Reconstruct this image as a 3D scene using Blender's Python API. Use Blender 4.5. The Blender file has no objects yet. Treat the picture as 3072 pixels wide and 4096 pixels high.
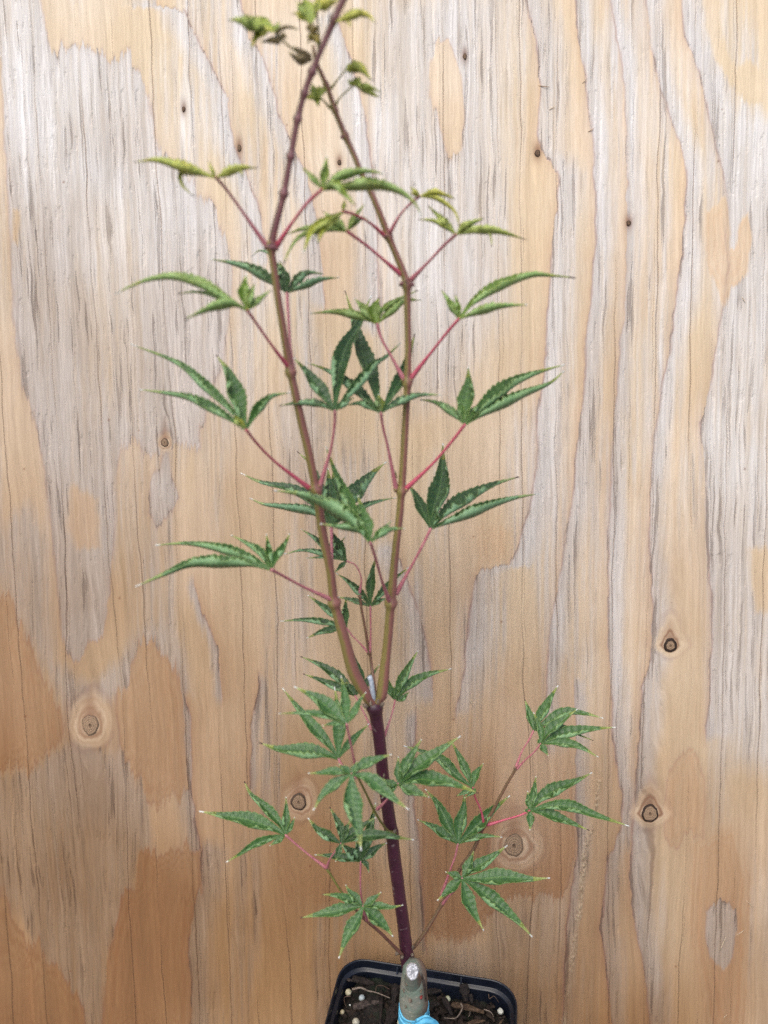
import bpy, bmesh, math, random
import numpy as np
from mathutils import Vector, Matrix
random.seed(7)
rng = np.random.default_rng(11)
sc = bpy.context.scene
COL = sc.collection

# ------------------------------------------------------------------ camera
PITCH = math.radians(19.0)
F = 3152.0                                  # focal length in photograph pixels
cam_d = bpy.data.cameras.new('camera'); cam = bpy.data.objects.new('camera', cam_d); COL.objects.link(cam)
cam_d.sensor_fit = 'VERTICAL'; cam_d.sensor_height = 36.0; cam_d.lens = 36.0 * F / 4096
cam_d.clip_start = 0.01; cam_d.clip_end = 200
cam.location = (0, 0, 0); cam.rotation_euler = (math.radians(90) - PITCH, 0, 0)
cam_d.dof.use_dof = True; cam_d.dof.focus_distance = 0.432; cam_d.dof.aperture_fstop = 7.4
sc.camera = cam
sc.cycles.use_denoising = False                # keep the crisp fibres; the little grain left is like the phone sensor's

# ------------------------------------------------------------------ sky, sun, exposure
w = bpy.data.worlds.new('World'); sc.world = w; w.use_nodes = True
nt = w.node_tree
sky = nt.nodes.new('ShaderNodeTexSky'); sky.sky_type = 'NISHITA'; sky.sun_disc = False
SUN_EL, SUN_AZ = math.radians(58), math.radians(205)    # azimuth clockwise from +Y
sky.sun_elevation = SUN_EL; sky.sun_rotation = SUN_AZ
sky.dust_density = 4.0; sky.air_density = 1.0; sky.ozone_density = 1.0
nt.links.new(sky.outputs['Color'], nt.nodes['Background'].inputs['Color'])
nt.nodes['Background'].inputs['Strength'].default_value = 0.13
sd = bpy.data.lights.new('sun', 'SUN'); sun = bpy.data.objects.new('sun', sd); COL.objects.link(sun)
sd.energy = 1.1; sd.angle = math.radians(60); sd.color = (1.0, 0.97, 0.935)
sdir = Vector((math.sin(SUN_AZ) * math.cos(SUN_EL), math.cos(SUN_AZ) * math.cos(SUN_EL), math.sin(SUN_EL)))
sun.rotation_euler = sdir.to_track_quat('Z', 'Y').to_euler()
sc.view_settings.view_transform = 'Standard'; sc.view_settings.look = 'None'
sc.view_settings.exposure = 0.78; sc.view_settings.gamma = 1

# ------------------------------------------------------------------ helpers
RIGHT = Vector((1, 0, 0)); UPV = Vector((0, math.sin(PITCH), math.cos(PITCH))); FWD = Vector((0, math.cos(PITCH), -math.sin(PITCH)))
REG = {'N': (0, 0, 1), 'D': (0, 0, .54004), '1': (400, 0, 1.27615), '2': (1100, 600, 1.27615), '3': (400, 950, 1.27615),
       '4': (1100, 1600, 1.27615), '5': (500, 1900, 1.27615), '6': (700, 2600, 1.50818), '7': (1500, 2600, 1.50818),
       '8': (1100, 3296, 1.50818), '9': (900, 0, 2.51364), 'A': (1800, 2900, 2.18289), 'P': (1260, 3780, 3.77045), 'Q': (1660, 3780, 3.77045)}
def nat(r, x, y):
    ox, oy, s = REG[r]; return ox + x / s, oy + y / s
def ray(nx, ny):
    return RIGHT * ((nx - 1536) / F) + UPV * (-(ny - 2048) / F) + FWD
def at(nx, ny, Y):
    d = ray(nx, ny); return d * (Y / d.y)
def atd(nx, ny, depth): return ray(nx, ny) * depth

def link_mesh(name, verts, faces, mats, parent=None, attrs=None, smooth=True, mat_idx=None, origin=None):
    me = bpy.data.meshes.new(name)
    o3 = Vector(origin) if origin is not None else Vector((0, 0, 0))
    P = world_of(parent) if parent is not None else Vector((0, 0, 0))
    vs = [tuple(Vector(v) - P - o3) for v in verts]
    me.from_pydata(vs, [], faces)
    for m in (mats if isinstance(mats, (list, tuple)) else [mats]): me.materials.append(m)
    if mat_idx is not None: me.polygons.foreach_set('material_index', mat_idx)
    if smooth: me.polygons.foreach_set('use_smooth', [True] * len(me.polygons))
    for k, a in (attrs or {}).items():
        at_ = me.attributes.new(k, 'FLOAT', 'POINT'); at_.data.foreach_set('value', np.asarray(a, dtype=np.float32))
    me.update()
    ob = bpy.data.objects.new(name, me); COL.objects.link(ob)
    ob.location = o3
    if parent is not None: ob.parent = parent
    return ob
def world_of(o):
    p = Vector((0, 0, 0))
    while o is not None:
        p = p + o.location; o = o.parent
    return p
def empty(name, loc):
    o = bpy.data.objects.new(name, None); o.empty_display_size = .02; o.location = loc; COL.objects.link(o); return o
def tag(o, label=None, cat=None, group=None, kind=None):
    if label: o['label'] = label
    if cat: o['category'] = cat
    if group: o['group'] = group
    if kind: o['kind'] = kind
    return o

def catmull(pts, n):
    P = [np.array(p, float) for p in pts]
    if len(P) == 2:
        return [P[0] + (P[1] - P[0]) * k / (n - 1) for k in range(n)]
    P = [2 * P[0] - P[1]] + P + [2 * P[-1] - P[-2]]
    seg = len(P) - 3
    L = [np.linalg.norm(P[i + 2] - P[i + 1]) for i in range(seg)]; tot = sum(L) or 1
    cum = [0]
    for l in L: cum.append(cum[-1] + l)
    out = []
    for k in range(n):
        s = tot * k / (n - 1); i = 0
        while i < seg - 1 and s > cum[i + 1]: i += 1
        t = (s - cum[i]) / (L[i] or 1); a, b, c, d = P[i:i + 4]
        out.append(.5 * ((2 * b) + (-a + c) * t + (2 * a - 5 * b + 4 * c - d) * t * t + (-a + 3 * b - 3 * c + d) * t ** 3))
    return out

def tube_data(pts, radii, n, ns=12, nodes=(), wob=0.03, capr=0.5):
    """pts with radii (parallel lists), resampled to n rings; returns verts, faces, attrs"""
    Q = catmull([list(p) + [r] for p, r in zip(pts, radii)], n)
    C = [Vector(q[:3]) for q in Q]; R = [max(float(q[3]), 1e-5) for q in Q]
    for (np_, amt, wd) in nodes:
        np_ = Vector(np_)
        i0 = min(range(n), key=lambda i: (C[i] - np_).length)
        for i in range(n):
            R[i] += R[i0] * amt * math.exp(-((C[i] - np_).length / wd) ** 2)
    verts, faces, ln, an = [], [], [], []
    T0 = (C[1] - C[0]).normalized(); ref = Vector((0, -1, 0)); ref = (ref - T0 * ref.dot(T0)).normalized()
    s = 0
    for i in range(n):
        T = (C[min(i + 1, n - 1)] - C[max(i - 1, 0)]).normalized()
        ref = (ref - T * ref.dot(T)).normalized(); B = T.cross(ref)
        if i: s += (C[i] - C[i - 1]).length
        for k in range(ns):
            a = 2 * math.pi * k / ns
            rr = R[i] * (1 + wob * math.sin(3.1 * a + i * .37) * random.uniform(.3, 1))
            nrm = ref * math.cos(a) + B * math.sin(a)
            verts.append(C[i] + nrm * rr); ln.append(s); an.append(nrm.x)
    for i in range(n - 1):
        for k in range(ns):
            k2 = (k + 1) % ns
            faces.append((i * ns + k, i * ns + k2, (i + 1) * ns + k2, (i + 1) * ns + k))
    for end, i in ((0, 0), (1, n - 1)):
        T = (C[1] - C[0]).normalized() * -1 if end == 0 else (C[-1] - C[-2]).normalized()
        verts.append(C[i] + T * R[i] * capr); ln.append(ln[i * ns]); an.append(0)
        c = len(verts) - 1
        for k in range(ns):
            k2 = (k + 1) % ns
            faces.append((c, i * ns + k2, i * ns + k) if end == 0 else (c, i * ns + k, i * ns + k2))
    return verts, faces, {'ln': ln, 'side': an}
def tube(name, pts, radii, n, mat, parent, ns=12, nodes=(), wob=.03, capr=.5):
    v, f, a = tube_data(pts, radii, n, ns, nodes, wob, capr)
    return link_mesh(name, v, f, mat, parent, a)

# value noise (numpy) for the plywood figure
_tab = rng.random((256, 256))
def vnoise(x, y, seed=0):
    x = x + seed * 17.31; y = y + seed * 9.77
    xi = np.floor(x).astype(int); yi = np.floor(y).astype(int); fx = x - xi; fy = y - yi
    fx = fx * fx * (3 - 2 * fx); fy = fy * fy * (3 - 2 * fy)
    g = lambda a, b: _tab[a & 255, b & 255]
    return (g(xi, yi) * (1 - fx) + g(xi + 1, yi) * fx) * (1 - fy) + (g(xi, yi + 1) * (1 - fx) + g(xi + 1, yi + 1) * fx) * fy

# ------------------------------------------------------------------ node-material helpers
class NM:
    def __init__(s, name):
        s.m = bpy.data.materials.new(name); s.m.use_nodes = True; s.t = s.m.node_tree
        s.b = s.t.nodes['Principled BSDF']; s.out = s.t.nodes['Material Output']
    def n(s, typ, **kw):
        nd = s.t.nodes.new(typ)
        for k, v in kw.items(): setattr(nd, k, v)
        return nd
    def l(s, a, b): s.t.links.new(a, b)
    def put(s, inp, v):
        if hasattr(v, 'links'): s.l(v, inp)
        elif isinstance(v, (tuple, list)) and len(v) == 3 and inp.type == 'RGBA': inp.default_value = (*v, 1)
        else: inp.default_value = v
    def attr(s, nm):
        a = s.n('ShaderNodeAttribute'); a.attribute_name = nm; return a.outputs['Fac']
    def math(s, op, a, b=0.5, clamp=False):
        nd = s.n('ShaderNodeMath', operation=op); nd.use_clamp = clamp
        s.put(nd.inputs[0], a); s.put(nd.inputs[1], b); return nd.outputs[0]
    def mix(s, f, a, b, blend='MIX'):
        nd = s.n('ShaderNodeMix', data_type='RGBA', blend_type=blend)
        s.put(nd.inputs['Factor'], f); s.put(nd.inputs[6], a); s.put(nd.inputs[7], b); return nd.outputs[2]
    def sm(s, x, lo, hi, a=0.0, b=1.0):
        nd = s.n('ShaderNodeMapRange', interpolation_type='SMOOTHSTEP')
        s.put(nd.inputs['Value'], x); nd.inputs['From Min'].default_value = lo; nd.inputs['From Max'].default_value = hi
        nd.inputs['To Min'].default_value = a; nd.inputs['To Max'].default_value = b; return nd.outputs[0]
    def vec(s, x, y, z):
        nd = s.n('ShaderNodeCombineXYZ'); s.put(nd.inputs[0], x); s.put(nd.inputs[1], y); s.put(nd.inputs[2], z); return nd.outputs[0]
    def obj(s): return s.n('ShaderNodeTexCoord').outputs['Object']
    def noise(s, vec, scale, detail=4, rough=.55):
        nd = s.n('ShaderNodeTexNoise'); s.put(nd.inputs['Vector'], vec); nd.inputs['Scale'].default_value = scale
        nd.inputs['Detail'].default_value = detail; nd.inputs['Roughness'].default_value = rough; return nd.outputs['Fac']
    def bump(s, h, strength, dist):
        nd = s.n('ShaderNodeBump'); s.put(nd.inputs['Height'], h); nd.inputs['Strength'].default_value = strength
        nd.inputs['Distance'].default_value = dist; s.l(nd.outputs[0], s.b.inputs['Normal']); return nd
    def base(s, c, rough=.6, spec=.5):
        s.put(s.b.inputs['Base Color'], c); s.put(s.b.inputs['Roughness'], rough); s.put(s.b.inputs['Specular IOR Level'], spec); return s
def simple(name, c1, c2, scale=300, rough=.6, spec=.4, bump=0, bd=.0005):
    k = NM(name); nz = k.noise(k.obj(), scale, 5)
    k.base(k.mix(k.sm(nz, .3, .7), c1, c2), rough, spec)
    if bump: k.bump(nz, bump, bd)
    return k.m

# ================================================================== PLYWOOD
LEAN = math.radians(13.0)
PO = Vector((0, .345, -.525))
PUP = Vector((0, math.sin(LEAN), math.cos(LEAN))); PN = Vector((0, -math.cos(LEAN), math.sin(LEAN)))
def on_panel(nx, ny, proud=0.0):
    d = ray(nx, ny); t = PN.dot(PO) / PN.dot(d); p = d * t + PN * proud
    q = p - PO; return Vector((q.x, q.dot(-PN), q.dot(PUP)))     # panel-local (x, into, up)
GREY_EDGES = [  # (side the grey lies on, width, curve in D px)
 ('L', 75, [(338,13),(398,25),(415,59),(440,110),(470,169),(491,212),(497,275),(504,305),(529,372),(555,432),(571,508),(575,560)]),
 ('L', 60, [(521,0),(538,85),(567,127),(584,178),(605,254),(626,296),(643,339),(665,381),(671,423),(690,520),(700,650)]),
 ('L', 70, [(728,42),(753,118),(775,190),(791,275),(802,360),(815,480),(818,700)]),
 ('L', 60, [(855,1190),(865,1215),(899,1308),(915,1372),(928,1435),(935,1500)]),
 ('R', 95, [(1137,0),(1150,51),(1163,118),(1167,179),(1163,256),(1161,290),(1168,322),(1188,348),(1206,379),(1204,450),(1196,512),(1191,588),(1184,665),(1181,737),(1177,804),(1161,893),(1161,1005),(1141,1108),(1119,1184),(1101,1222),(1050,1230),(1030,1242),(1021,1273),(1012,1340),(1007,1407),(1000,1474),(985,1530)]),
 ('R', 60, [(1242,0),(1251,77),(1263,153),(1273,246),(1283,307),(1283,389),(1288,460),(1288,512),(1281,563),(1278,640),(1267,737),(1260,871),(1248,951),(1240,1050),(1222,1161),(1204,1273),(1190,1362),(1181,1474),(1180,1620)]),
 ('R', 55, [(1319,0),(1332,77),(1345,143),(1352,230),(1355,333),(1355,435),(1352,563),(1350,690),(1340,737),(1331,871),(1322,983),(1315,1117),(1315,1273),(1315,1400),(1320,1474),(1327,1630),(1347,1720),(1340,1796),(1315,1854),(1307,1943),(1298,2010),(1311,2099),(1324,2212)]),
 ('R', 62, [(1398,0),(1406,102),(1424,179),(1450,256),(1475,327),(1483,379),(1480,460),(1475,537),(1465,614),(1450,737),(1432,826),(1414,938),(1407,1072),(1402,1184),(1411,1318),(1405,1429),(1388,1474),(1378,1653),(1371,1764),(1365,1831),(1360,1898),(1374,2010),(1395,2110),(1405,2212)]),
 ('R', 105, [(1473,0),(1480,77),(1501,128),(1521,194),(1532,256),(1552,333),(1572,425),(1567,512),(1572,570),(1567,640),(1550,737),(1530,849),(1514,916),(1523,1050),(1528,1184),(1539,1318),(1534,1474),(1525,1580)]),
 ('L', 45, [(395,1490),(413,1560),(414,1700),(425,1800),(433,1838)]),
 ('R', 70, [(437,1840),(430,1924),(417,1958),(410,2008),(408,2058),(413,2212)]),
 ('L', 34, [(898,1560),(890,1700),(905,1830),(912,1960),(920,2040)]),
 ('R', 40, [(1240,1480),(1245,1600),(1242,1742),(1250,1831),(1236,1916),(1225,2000),(1215,2212)]),
 ('L', 28, [(420,1270),(440,1330),(470,1400),(480,1500)]),
 ('R', 30, [(560,1480),(545,1560),(540,1700)]),
]
POLYS = [  # (value 1 grey / 0 tan, softness, jag, extra orange, points)
 (.8, 80, 6, 0, [(780,-30),(1100,-30),(1110,300),(1100,640),(1000,860),(900,900),(850,700),(825,300)]),
 (.8, 60, 6, 0, [(1560,640),(1700,640),(1700,1700),(1580,1650),(1545,1300),(1530,1000)]),
 (.85, 40, 8, 0, [(1570,250),(1700,250),(1700,700),(1590,700)]),
 (.65, 30, 8, 0, [(585,880),(609,1041),(625,1079),(651,1100),(690,1096),(705,930),(660,860)]),
 (.75, 26, 6, 0, [(-40,1180),(60,1080),(110,1180),(125,1420),(190,1480),(260,1420),(300,1370),(360,1340),(400,1420),(420,1500),(300,1520),(240,1520),(150,1560),(20,1300)]),
 (.8, 18, 10, 0, [(-40,1665),(60,1668),(130,1620),(170,1590),(260,1640),(320,1720),(330,1830),(300,1850),(290,1920),(235,2050),(222,2220),(190,2220),(100,2074),(20,1960),(-40,1800)]),
 (.9, 4, 12, 0, [(-40,-30),(83,-30),(88,0),(100,67),(108,110),(115,122),(130,103),(147,102),(173,87),(197,100),(213,110),(230,123),(253,130),(267,123),(277,113),(287,130),(300,157),(313,183),(325,227),(335,300),(348,333),(385,370),(415,385),(433,417),(460,450),(473,477),(487,513),(501,567),(500,633),(493,700),(488,737),(483,780),(460,834),(443,907),(433,924),(430,977),(400,957),(370,966),(350,977),(330,989),(313,984),(303,950),(283,950),(277,967),(262,975),(255,1004),(248,1054),(247,1120),(248,1180),(240,1220),(238,1270),(230,1337),(220,1375),(193,1380),(180,1413),(163,1433),(143,1410),(132,1370),(125,1287),(115,1187),(107,1104),(100,1037),(90,984),(77,937),(67,880),(47,837),(33,737),(22,560),(14,400),(7,250),(0,120),(-40,60)]),
 (.68, 50, 8, 0, [(190,420),(300,420),(320,700),(290,900),(200,900),(170,650)]),
 (.3, 10, 5, .3, [(148,1060),(160,1040),(210,1080),(215,1180),(165,1190),(146,1140)]),
 (.1, 8, 4, .2, [(28,455),(42,455),(42,500),(36,530),(26,520)]),
 (.95, 2.5, 6, 0, [(352,985),(362,985),(374,1040),(388,1075),(372,1105),(352,1125),(340,1140),(322,1105),(325,1040),(345,1010)]),
 (0.05, 4, 14, .6, [(-40,1285),(20,1287),(27,1303),(37,1343),(62,1385),(80,1443),(97,1474),(113,1500),(130,1524),(138,1567),(130,1594),(110,1627),(80,1637),(67,1664),(60,1671),(37,1661),(13,1656),(-40,1661)]),
 (0.05, 5, 16, .58, [(277,1474),(293,1430),(303,1390),(317,1380),(337,1390),(353,1420),(377,1443),(387,1474),(397,1507),(397,1574),(400,1640),(410,1700),(393,1717),(367,1724),(350,1737),(333,1737),(320,1714),(307,1694),(293,1664),(277,1647),(257,1617),(257,1584),(250,1541),(250,1500)]),
 (0.05, 4, 13, .68, [(300,1848),(333,1838),(353,1844),(377,1834),(407,1834),(433,1838),(437,1924),(417,1958),(410,2008),(408,2058),(413,2108),(413,2230),(220,2230),(227,2141),(230,2091),(237,2041),(250,1991),(260,1941),(297,1908)]),
 (0.05, 4, 12, .65, [(-40,1871),(7,1908),(20,1958),(43,2014),(60,2038),(83,2041),(100,2074),(127,2094),(150,2128),(167,2154),(180,2178),(187,2230),(-40,2230)]),
 (.1, 22, 9, .4, [(585,1760),(700,1770),(790,1800),(800,1900),(720,1960),(620,1930),(580,1850)]),
 (0, 4, 11, .95, [(912,1500),(915,1420),(1000,1400),(1120,1400),(1225,1420),(1235,1650),(1236,1742),(1244,1831),(1228,1916),(1200,1938),(1142,1934),(1102,1938),(1074,1959),(1056,1980),(1042,2002),(1024,2031),(999,2038),(966,2038),(934,2023),(920,2027),(912,1900)], (1450, 1780)),
 (.6, 30, 9, 0, [(920,2045),(1040,2040),(1110,1960),(1215,1955),(1205,2230),(1120,2230),(930,2230)]),
 (0, 12, 12, .5, [(1030,1139),(1101,1150),(1101,1219),(1035,1232)]),
 (0, 3, 9, .5, [(1458,1644),(1476,1630),(1503,1626),(1521,1684),(1521,1805),(1485,1800),(1449,1840),(1438,1813),(1432,1764),(1440,1690)]),
 (0, 9, 6, .05, [(1521,-20),(1552,-20),(1557,77),(1578,133),(1593,153),(1624,128),(1659,179),(1700,190),(1700,230),(1608,220),(1578,179),(1547,128),(1526,51)]),
 (0, 6, 6, .55, [(1526,460),(1567,425),(1578,537),(1588,542),(1598,486),(1616,460),(1624,512),(1613,588),(1578,629),(1567,665),(1547,614),(1526,563)]),
 (.1, 14, 5, .1, [(1619,1184),(1700,1184),(1700,1331),(1633,1322),(1624,1273)]),
 (0, 4, 7, .15, [(928,138),(943,92),(969,87),(989,138),(999,179),(1004,256),(994,333),(969,343),(958,307),(948,256),(928,205)]),
 (.05, 26, 6, .7, [(1500,1820),(1590,1790),(1620,1900),(1610,2230),(1530,2230),(1490,2000)]),
 (.9, 3, 7, 0, [(1525,1965),(1543,1952),(1574,1947),(1588,1965),(1592,2010),(1583,2068),(1561,2099),(1534,2063),(1523,2023)]),
]
# knots: centre and half axes in D px, kind, halo radius
KNOTS = [(195,1566,21,26,'pale',56),(1110,1826,25,29,'pale',60),(1404,1757,21,23,'rim',52),(1448,1394,17,18,'rim',46),(645,1732,20,22,'ring',42),
         (356,956,10,11,'ring',20),(397,236,4.5,7,'dark',10),(517,320,5,9,'brown',11),(733,351,5,7,'dark',12),(1161,331,7,9,'dark',16),(1358,482,6,7,'dark',14),(1004,122,5,8,'brown',6)]

def build_panel():
    a = np.linspace(on_panel(-60, 2048)[0], on_panel(3132, 2048)[0], 900)
    zt = on_panel(1536, -40)[2]; zb = on_panel(1536, 4140)[2]
    b = np.linspace(zb, zt, 1100)
    xs = np.concatenate([np.linspace(-.62, a[0], 24)[:-1], a, np.linspace(a[-1], .62, 24)[1:]])
    zs = np.concatenate([np.linspace(0, b[0], 10)[:-1], b, np.linspace(b[-1], 1.25, 30)[1:]])
    nx, nz = len(xs), len(zs)
    GX, GZ = np.meshgrid(xs, zs)                      # rows: z
    # world -> photograph pixel (only to read the traced figure)
    wy = PO.y + GZ * PUP.y; wz = PO.z + GZ * PUP.z
    dep = wy * FWD.y + wz * FWD.z; up = wy * UPV.y + wz * UPV.z
    X = (1536 + F * GX / dep) * .54004; Y = (2048 - F * up / dep) * .54004
    # grain bending round the knots, in panel metres
    gx = GX + .022 * GZ
    kn = []
    for (kx, ky, rx, ry, kind, halo) in KNOTS:
        p = on_panel(kx / .54004, ky / .54004); q = on_panel((kx + rx) / .54004, ky / .54004); kn.append((p, q[0] - p[0]))
    for (p, r), K in zip(kn, KNOTS):
        dx = GX - p[0]; dz = (GZ - p[2]) / 2.4
        gx = gx - np.sign(dx) * np.minimum(np.abs(dx), r) * .95 * np.exp(-(dx * dx + dz * dz) / (5.0 * r) ** 2)
    wob = (vnoise(X / 45, Y / 240, 3) - .5) * 9
    jx = X + (vnoise(X / 14, Y / 26, 1) - .5) * 5 + (vnoise(X / 5, Y / 12, 8) - .5) * 2.2
    jn = (vnoise(X / 5.5, Y / 160, 2) - .5) * 1.3 + (vnoise(X / 17, Y / 90, 4) - .5) * .9 + (vnoise(X / 2.6, Y / 70, 33) - .5) * 1.1
    streak = vnoise(X / 5, Y / 110, 5) * .6 + vnoise(X / 13, Y / 200, 6) * .4
    grey = np.clip((vnoise(X / 60, Y / 300, 7) - .30) * 1.2, 0, .55) * (.25 + 1.3 * np.clip(streak, 0, 1))
    edge = np.zeros_like(X); ora = np.zeros_like(X)
    for side, wd, pts in GREY_EDGES:
        py = np.array([p[1] for p in pts], float); px = np.array([p[0] for p in pts], float)
        Yj = Y + jn * 7
        xe = np.interp(Yj, py, px); d = (jx - xe) * (1 if side == 'R' else -1)
        fade = np.clip((Y - py[0] + 40) / 40, 0, 1) * np.clip((py[-1] + 40 - Y) / 40, 0, 1)
        if py[0] <= 0: fade = np.clip((py[-1] + 40 - Y) / 40, 0, 1)
        wv = wd * (.9 if side == 'R' else .9) * (.75 + .5 * vnoise(X * 0 + 3, Y / 130, int(px[0]) % 31))
        g = np.where(d > 0, np.clip(1.15 - (d / wv) ** 1.2, 0, 1), np.clip(1 + d / 2.2, 0, 1)) * fade
        g = g * np.clip(.68 + .55 * streak, 0, 1)
        grey = np.maximum(grey, g)
        ora = np.maximum(ora, np.where(d < 0, np.maximum(np.exp(d / 14.0) * .6, .42 * np.exp(d / 48.0) * (.5 + .5 * np.sin(d * .42 + 3 * vnoise(X / 40, Y / 120, 35)))), 0) * fade)
        edge = np.maximum(edge, np.exp(-(d / 2.6) ** 2) * fade * .9)
        edge = np.maximum(edge, np.where(d < 0, np.exp(d / 7.0), np.exp(-d / 5.0)) * fade * .38)
    for entry in POLYS:
        val, soft, jag, orange, pts = entry[:5]; fade = entry[5] if len(entry) > 5 else None
        P = np.array(pts, float); m = 3 * soft + 30
        rows = np.where((Y[:, nx // 2] > P[:, 1].min() - m) & (Y[:, nx // 2] < P[:, 1].max() + m))[0]
        if len(rows) == 0: continue
        r0, r1 = rows.min(), rows.max() + 1
        cols = np.where((X[(r0 + r1) // 2] > P[:, 0].min() - m - 20) & (X[(r0 + r1) // 2] < P[:, 0].max() + m + 20))[0]
        c0, c1 = cols.min(), cols.max() + 1
        sx = jx[r0:r1, c0:c1]; sy = Y[r0:r1, c0:c1] + jn[r0:r1, c0:c1] * jag * 1.6
        inside = np.zeros(sx.shape, bool); dist = np.full(sx.shape, 1e9)
        for i in range(len(P)):
            x1, y1 = P[i]; x2, y2 = P[(i + 1) % len(P)]
            if y1 != y2:
                c = ((y1 > sy) != (y2 > sy)) & (sx < (x2 - x1) * (sy - y1) / (y2 - y1) + x1); inside ^= c
            ex, ey = x2 - x1, y2 - y1
            t = np.clip(((sx - x1) * ex + (sy - y1) * ey) / (ex * ex + ey * ey + 1e-9), 0, 1)
            dist = np.minimum(dist, (sx - x1 - t * ex) ** 2 + (sy - y1 - t * ey) ** 2)
        sdist = np.sqrt(dist) * np.where(inside, 1, -1)
        t = np.clip(sdist / soft * .5 + .5, 0, 1); t = t * t * (3 - 2 * t)
        fd = np.clip((Y[r0:r1, c0:c1] + (vnoise(X[r0:r1, c0:c1] / 40, Y[r0:r1, c0:c1] / 160, 31) - .5) * 160 - fade[0]) / (fade[1] - fade[0]), 0, 1) if fade else 1.
        t = t * fd
        v = val * (np.clip(.75 + .5 * streak[r0:r1, c0:c1], 0, 1) if val > .2 else 1)
        grey[r0:r1, c0:c1] = grey[r0:r1, c0:c1] * (1 - t) + v * t
        ora[r0:r1, c0:c1] = ora[r0:r1, c0:c1] * (1 - t) + orange * t
        if val < .3 and orange > .3: ora[r0:r1, c0:c1] = np.where(t > .5, np.clip(ora[r0:r1, c0:c1] + .22 * np.exp(-sdist / 40.) * np.sin(sdist * .38 + 3 * vnoise(X[r0:r1, c0:c1] / 40, Y[r0:r1, c0:c1] / 120, 36)) + .35 * (vnoise(X[r0:r1, c0:c1] / 26, Y[r0:r1, c0:c1] / 190, 37) - .5), 0, 1), ora[r0:r1, c0:c1])
        if soft < 6:
            edge[r0:r1, c0:c1] = np.maximum(edge[r0:r1, c0:c1] * (1 - t * .7), np.exp(-(sdist / 2.8) ** 2) * .52 * fd)
            edge[r0:r1, c0:c1] = np.maximum(edge[r0:r1, c0:c1], np.exp(-np.abs(sdist) / 6.5) * .3 * fd)
    # knots: pale halo ring and darker resin above
    halo = np.zeros_like(X); resin = np.zeros_like(X)
    for kx, ky, rx, ry, kind, hr in KNOTS:
        ang = np.arctan2(Y - ky, X - kx)
        e = (np.abs(X - kx) ** (1.35 if kind == 'rim' else 2.0) + np.abs((Y - ky) / (1.16 + (.5 if kind == 'rim' else .12) * np.sign(ky - Y))) ** (1.35 if kind == 'rim' else 2.0)) ** (1 / (1.35 if kind == 'rim' else 2.0)) * (1 + .09 * np.sin(ang + kx) + .30 * (vnoise(X / 38 + kx, Y / 46, 21) - .5)) + (vnoise(X / 7, Y / 16, 22) - .5) * 5
        h = np.clip((hr - e) / (hr * .4), 0, 1)
        if kind in ('pale', 'rim', 'ring'):
            rings = .5 + .5 * np.sin(e * (6.283 / (hr * .21)) + 5 * vnoise(X / 30, Y / 30, 23))
            halo = np.maximum(halo, h * (.55 + .45 * rings) * (.55 + .45 * vnoise(X / 22, Y / 30, 24))); edge = np.maximum(edge * (1 - h * .8), np.exp(-((e - hr) / (hr * .12)) ** 2) * .3)
            grey = np.where(h > 0, grey * (1 - h * .75), grey)
            up_ = np.clip((ky - ry * .6 - Y) / (ry * (5.5 if rx < 15 else 3.0)), 0, 1); resin = np.maximum(resin, np.exp(-((X - kx) / (rx * (1.05 - .8 * up_))) ** 2) * (up_ > 0) * np.clip(1 - up_, 0, 1) * .9)
            resin = np.maximum(resin, np.exp(-((e - rx * 1.2) / (rx * .22)) ** 2) * (.95 if kind == 'rim' else .6))
        else:
            el = np.exp(-(((X - kx) / (rx * 1.5)) ** 2 + ((Y - ky + ry * .4) / (ry * 2.4)) ** 2)); resin = np.maximum(resin, el * .95)
    for px_, py_, pr_ in [(55,1547,2.6),(235,907,2.4),(52,1013,2),(258,1292,2.2),(1023,1159,2),(1609,1013,2.2),(1083,1343,2.2),(980,1554,2),(1552,348,2.2),(1560,236,1.8),(670,1871,2.6),(152,2098,2),(1460,2088,2),(137,393,2.4),(620,270,1.8),(1110,1890,1.6),(300,930,1.6),(880,660,1.6)]:
        resin = np.maximum(resin, np.exp(-(((X - px_) / pr_) ** 2 + ((Y - py_) / pr_) ** 2)))
    # chewed pale scar, lower right
    scar_pts = [(1293,1688),(1284,1760),(1266,1831),(1253,1956),(1240,2032),(1226,2144),(1217,2230)]
    py = np.array([p[1] for p in scar_pts]); px = np.array([p[0] for p in scar_pts])
    sx_ = np.interp(Y, py, px) + (vnoise(X * 0, Y / 14, 9) - .5) * 6
    scar = np.exp(-((X - sx_) / (4.2 + 3 * vnoise(X * 0, Y / 25, 12))) ** 4) * (Y > 1684) * np.clip(-.15 + 1.7 * vnoise(X * 0, Y / 34, 13), 0, 1) * (.35 + .9 * vnoise(X / 2.6, Y / 9, 25))
    age_light = np.clip(1.05 - (Y - 200 + (vnoise(X / 150, Y / 240, 14) - .5) * 420) / 1850 + .0003 * (X - 830) * np.clip(Y / 1200, 0, 1), 0, 1)   # bleached top, fresher veneer below; light falloff to lower left painted into the colour
    cloudy = vnoise(X / 120, Y / 220, 15)
    # real relief: weathered zones sink and splinter, resin-hard figure stands up
    fine = vnoise(X / 3.0, Y / 60, 16) - .5
    rel = -.00022 * grey + grey * fine * .00035 + (1 - grey) * fine * .00005 - .00022 * np.clip(edge - .45, 0, 1) + scar * (.0006 + .0010 * (vnoise(X / 3, Y / 4, 17) - .4)) - .0004 * (vnoise(X / 4, Y / 50, 18) > .86) * grey
    rel += (vnoise(X / 300, Y / 300, 19) - .5) * .0006
    V = np.stack([GX, -rel, GZ], -1).reshape(-1, 3)
    i = np.arange(nx * nz).reshape(nz, nx)
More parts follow.
